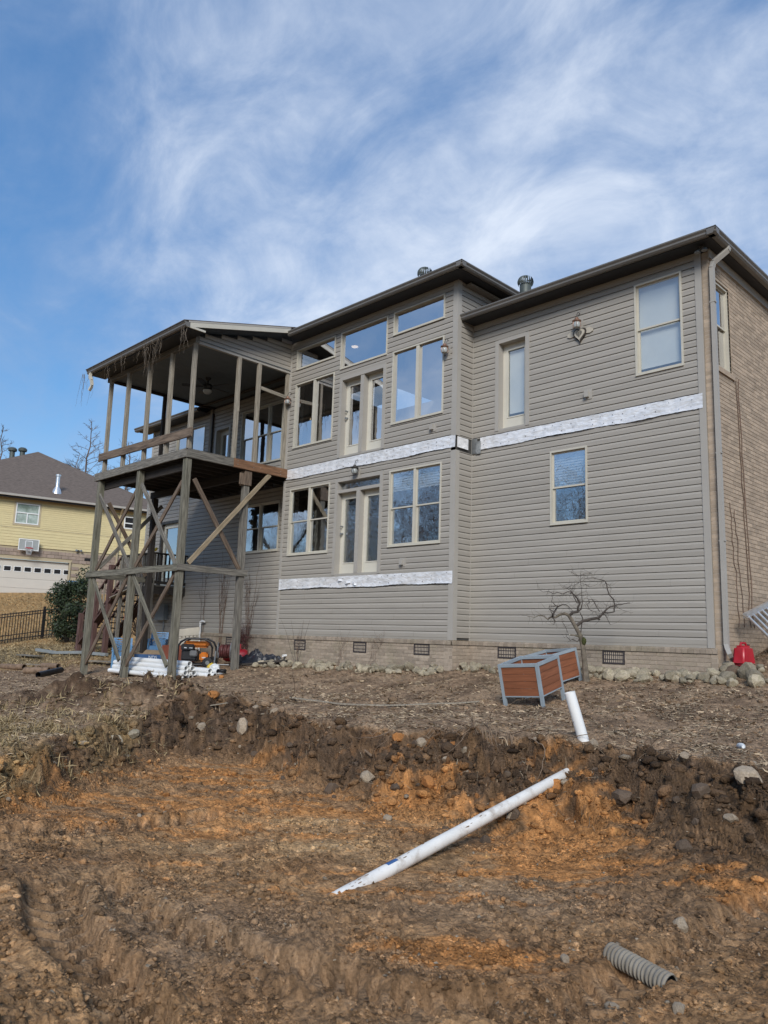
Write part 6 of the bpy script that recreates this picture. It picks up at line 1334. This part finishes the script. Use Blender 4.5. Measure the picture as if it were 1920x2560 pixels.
# ---------------------------------------------------------------- loose soil, chips and dead grass
rg=np.random.default_rng(9)
def polar_pts(n,a0,a1,r0,r1,pw=1.):
    az=rg.uniform(a0,a1,n); r_=r0*(r1/r0)**(rg.random(n)**pw); a=np.radians(az); return CX+r_*(np.cos(a)*FWX+np.sin(a)*RTX),CY+r_*(np.cos(a)*FWY+np.sin(a)*RTY),r_
def clods(name,n,a0,a1,r0,r1,smin,smax,pw,label,tintfn,keep,sp=2.2):
    x,y,r_=polar_pts(n,a0,a1,r0,r1,pw); z,Z=ground(x,y); z=z+detail(x,y,Z); k=keep(x,y,Z)>rg.random(len(x)); x,y,z,r_=x[k],y[k],z[k],r_[k]; Z={q_:v[k] for q_,v in Z.items()}; n=len(x)
    s=smin*(smax/smin)**(rg.random(n)**sp); s*=np.clip(r_/6.,.55,1.8)**.5
    base=np.stack([rockverts(IV1,500+i,.9,4) for i in range(12)]); B=base[rg.integers(0,12,n)]*rg.uniform(.55,1.35,(n,1,3)); th=rg.uniform(0,6.28,n); c_,s_=np.cos(th),np.sin(th)
    tl=rg.normal(size=n)*.5; X=B[:,:,0]; Y=B[:,:,1]*np.cos(tl)[:,None]-B[:,:,2]*np.sin(tl)[:,None]; Zz=B[:,:,1]*np.sin(tl)[:,None]+B[:,:,2]*np.cos(tl)[:,None]
    V=np.stack([x[:,None]+s[:,None]*(X*c_[:,None]-Y*s_[:,None]),y[:,None]+s[:,None]*(X*s_[:,None]+Y*c_[:,None]),z[:,None]+s[:,None]*(Zz*.9+.25)],-1).reshape(-1,3)
    F=(IF1[None]+12*np.arange(n)[:,None,None]).reshape(-1,3); col=np.repeat(tintfn(x,y,Z,n),12,0); o=sheet(name,V,F,'ground',col); tag(o,label,'soil',kind='stuff'); return o
def tint_soil(x,y,Z,n):
    c_=soil_colour(x,y,Z); f=rg.uniform(.6,1.4,n)[:,None]; c_=c_*f; pale=rg.random(n)<.02; c_[pale]=np.array([.36,.29,.21])*rg.uniform(.7,1.2,(pale.sum(),1)); return c_
def patchy(x,y): return np.clip(.35+1.5*fbm(x,y,.7,3,.5,91.),.06,1)
clods('loose_clods',56000,-31,31,2.3,12.2,.005,.038,1.,'loose crumbs and clods of brown soil over the excavation',tint_soil,lambda x,y,Z:np.where(Z['pad']>.5,.10,patchy(x,y)*(.55+.8*Z['bank'])),3.0)
clods('bank_rubble',9000,-26,33,6.0,12.2,.014,.075,1.,'dark crumbling lumps of topsoil on the bank',tint_soil,lambda x,y,Z:np.clip(Z['bank']*1.2+Z['heap'],0,1),2.4)
def crumbs(name,n,a0,a1,r0,r1,smin,smax,label):
    x,y,r_=polar_pts(n,a0,a1,r0,r1,.9); z,Z=ground(x,y); z=z+detail(x,y,Z); k=np.clip(.15+1.3*fbm(x,y,.45,3,.5,97.)+.35*Z['bank'],.05,1)*(1-.8*Z['pad'])>rg.random(len(x)); x,y,z=x[k],y[k],z[k]; Z={q_:v[k] for q_,v in Z.items()}; n=len(x); s=smin*(smax/smin)**(rg.random(n)**1.8)
    O=np.array([(1,0,0),(-1,0,0),(0,1,0),(0,-1,0),(0,0,1),(0,0,-1)],float); B=O[None]*rg.uniform(.5,1.2,(n,6,1))+rg.normal(size=(n,6,3))*.22; th=rg.uniform(0,6.28,n)[:,None]; X=B[:,:,0]*np.cos(th)-B[:,:,1]*np.sin(th); Y=B[:,:,0]*np.sin(th)+B[:,:,1]*np.cos(th)
    V=np.stack([x[:,None]+s[:,None]*X,y[:,None]+s[:,None]*Y,z[:,None]+s[:,None]*(B[:,:,2]*.8+.35)],-1).reshape(-1,3); f=np.array([(0,2,4),(2,1,4),(1,3,4),(3,0,4)]); F=(f[None]+6*np.arange(n)[:,None,None]).reshape(-1,3)
    o=sheet(name,V,F,'ground',np.repeat(tint_soil(x,y,Z,n)*rg.uniform(.8,1.35,(n,1)),6,0)); tag(o,label,'soil',kind='stuff'); return o
crumbs('soil_crumbs',330000,-31,31,2.3,11.5,.004,.016,'fine crumbs of tan and brown soil strewn over the pit floor')
def strips(name,n,a0,a1,r0,r1,lmin,lmax,w,mname,label,keep,lift,cat,tr=(.55,1.35),pw=1.):
    x,y,r_=polar_pts(n,a0,a1,r0,r1,pw); z,Z=ground(x,y); z=z+detail(x,y,Z); k=keep(x,y,Z)>rg.random(len(x)); x,y,z=x[k],y[k],z[k]; n=len(x); a=rg.uniform(0,6.28,n); L_=rg.uniform(lmin,lmax,n); el=np.abs(rg.normal(size=n))*lift
    d=np.stack([np.cos(a)*np.cos(el),np.sin(a)*np.cos(el),np.sin(el)],1); sd_=np.stack([-np.sin(a),np.cos(a),rg.normal(size=n)*.5],1); p=np.stack([x,y,z+.006],1); ww=w*rg.uniform(.5,1.5,n)[:,None]*np.clip(r_[k]/8,.8,1.5)[:,None]; m_=p+d*(L_*.55)[:,None]; e=p+d*L_[:,None]*np.array([1,1,.72])+rg.normal(size=(n,3))*.01
    V=np.stack([p-sd_*ww,p+sd_*ww,m_+sd_*ww*.8,m_-sd_*ww*.8,e],1).reshape(-1,3); i=5*np.arange(n)[:,None]
    F=np.concatenate([i+np.array([[0,1,2]]),i+np.array([[0,2,3]]),i+np.array([[3,2,4]])],0); t=rg.uniform(tr[0],tr[1],n); col=np.repeat(np.stack([t,t*.97,t*.92],1),5,0); o=sheet(name,V,F,mname,col); tag(o,label,cat,kind='stuff'); return o
strips('wood_chips',85000,-33,34,6.4,24,.025,.10,.0055,'straw','scattered wood chips, straw and twigs over the mulch',lambda x,y,Z:np.clip(Z['pad']*(.55+.9*fbm(x,y,.8,3,.5,93.)),.0,1)*(Z['w']<24),.18,'mulch',(.3,1.5))
strips('dead_grass',26000,-33,-8,6.8,12.6,.05,.20,.0035,'dry_grass','matted dead grass hanging over the left bank',lambda x,y,Z:np.clip((Z['t']<.75)*sst(-10,-19,Z['az'])*(.15+1.6*fbm(x,y,.6,3,.5,95.)),0,1),.75,'grass',(.35,1.2))
strips('brink_grass',9000,-12,34,6.6,12.2,.04,.14,.003,'straw','dry rootlets and grass along the brink of the bank',lambda x,y,Z:np.clip(Z['bank']*.5+np.exp(-(Z['t']/.12)**2)*(Z['t']>0)*.8,0,1),.7,'grass',(.3,1.0))
strips('lawn_grass',36000,-34,-18,20,44,.05,.14,.006,'dry_grass','short straw-coloured lawn on the rise at left',lambda x,y,Z:np.clip(sst(21,23,Z['w'])*.8,0,1),.6,'grass',(.6,1.15),.7)
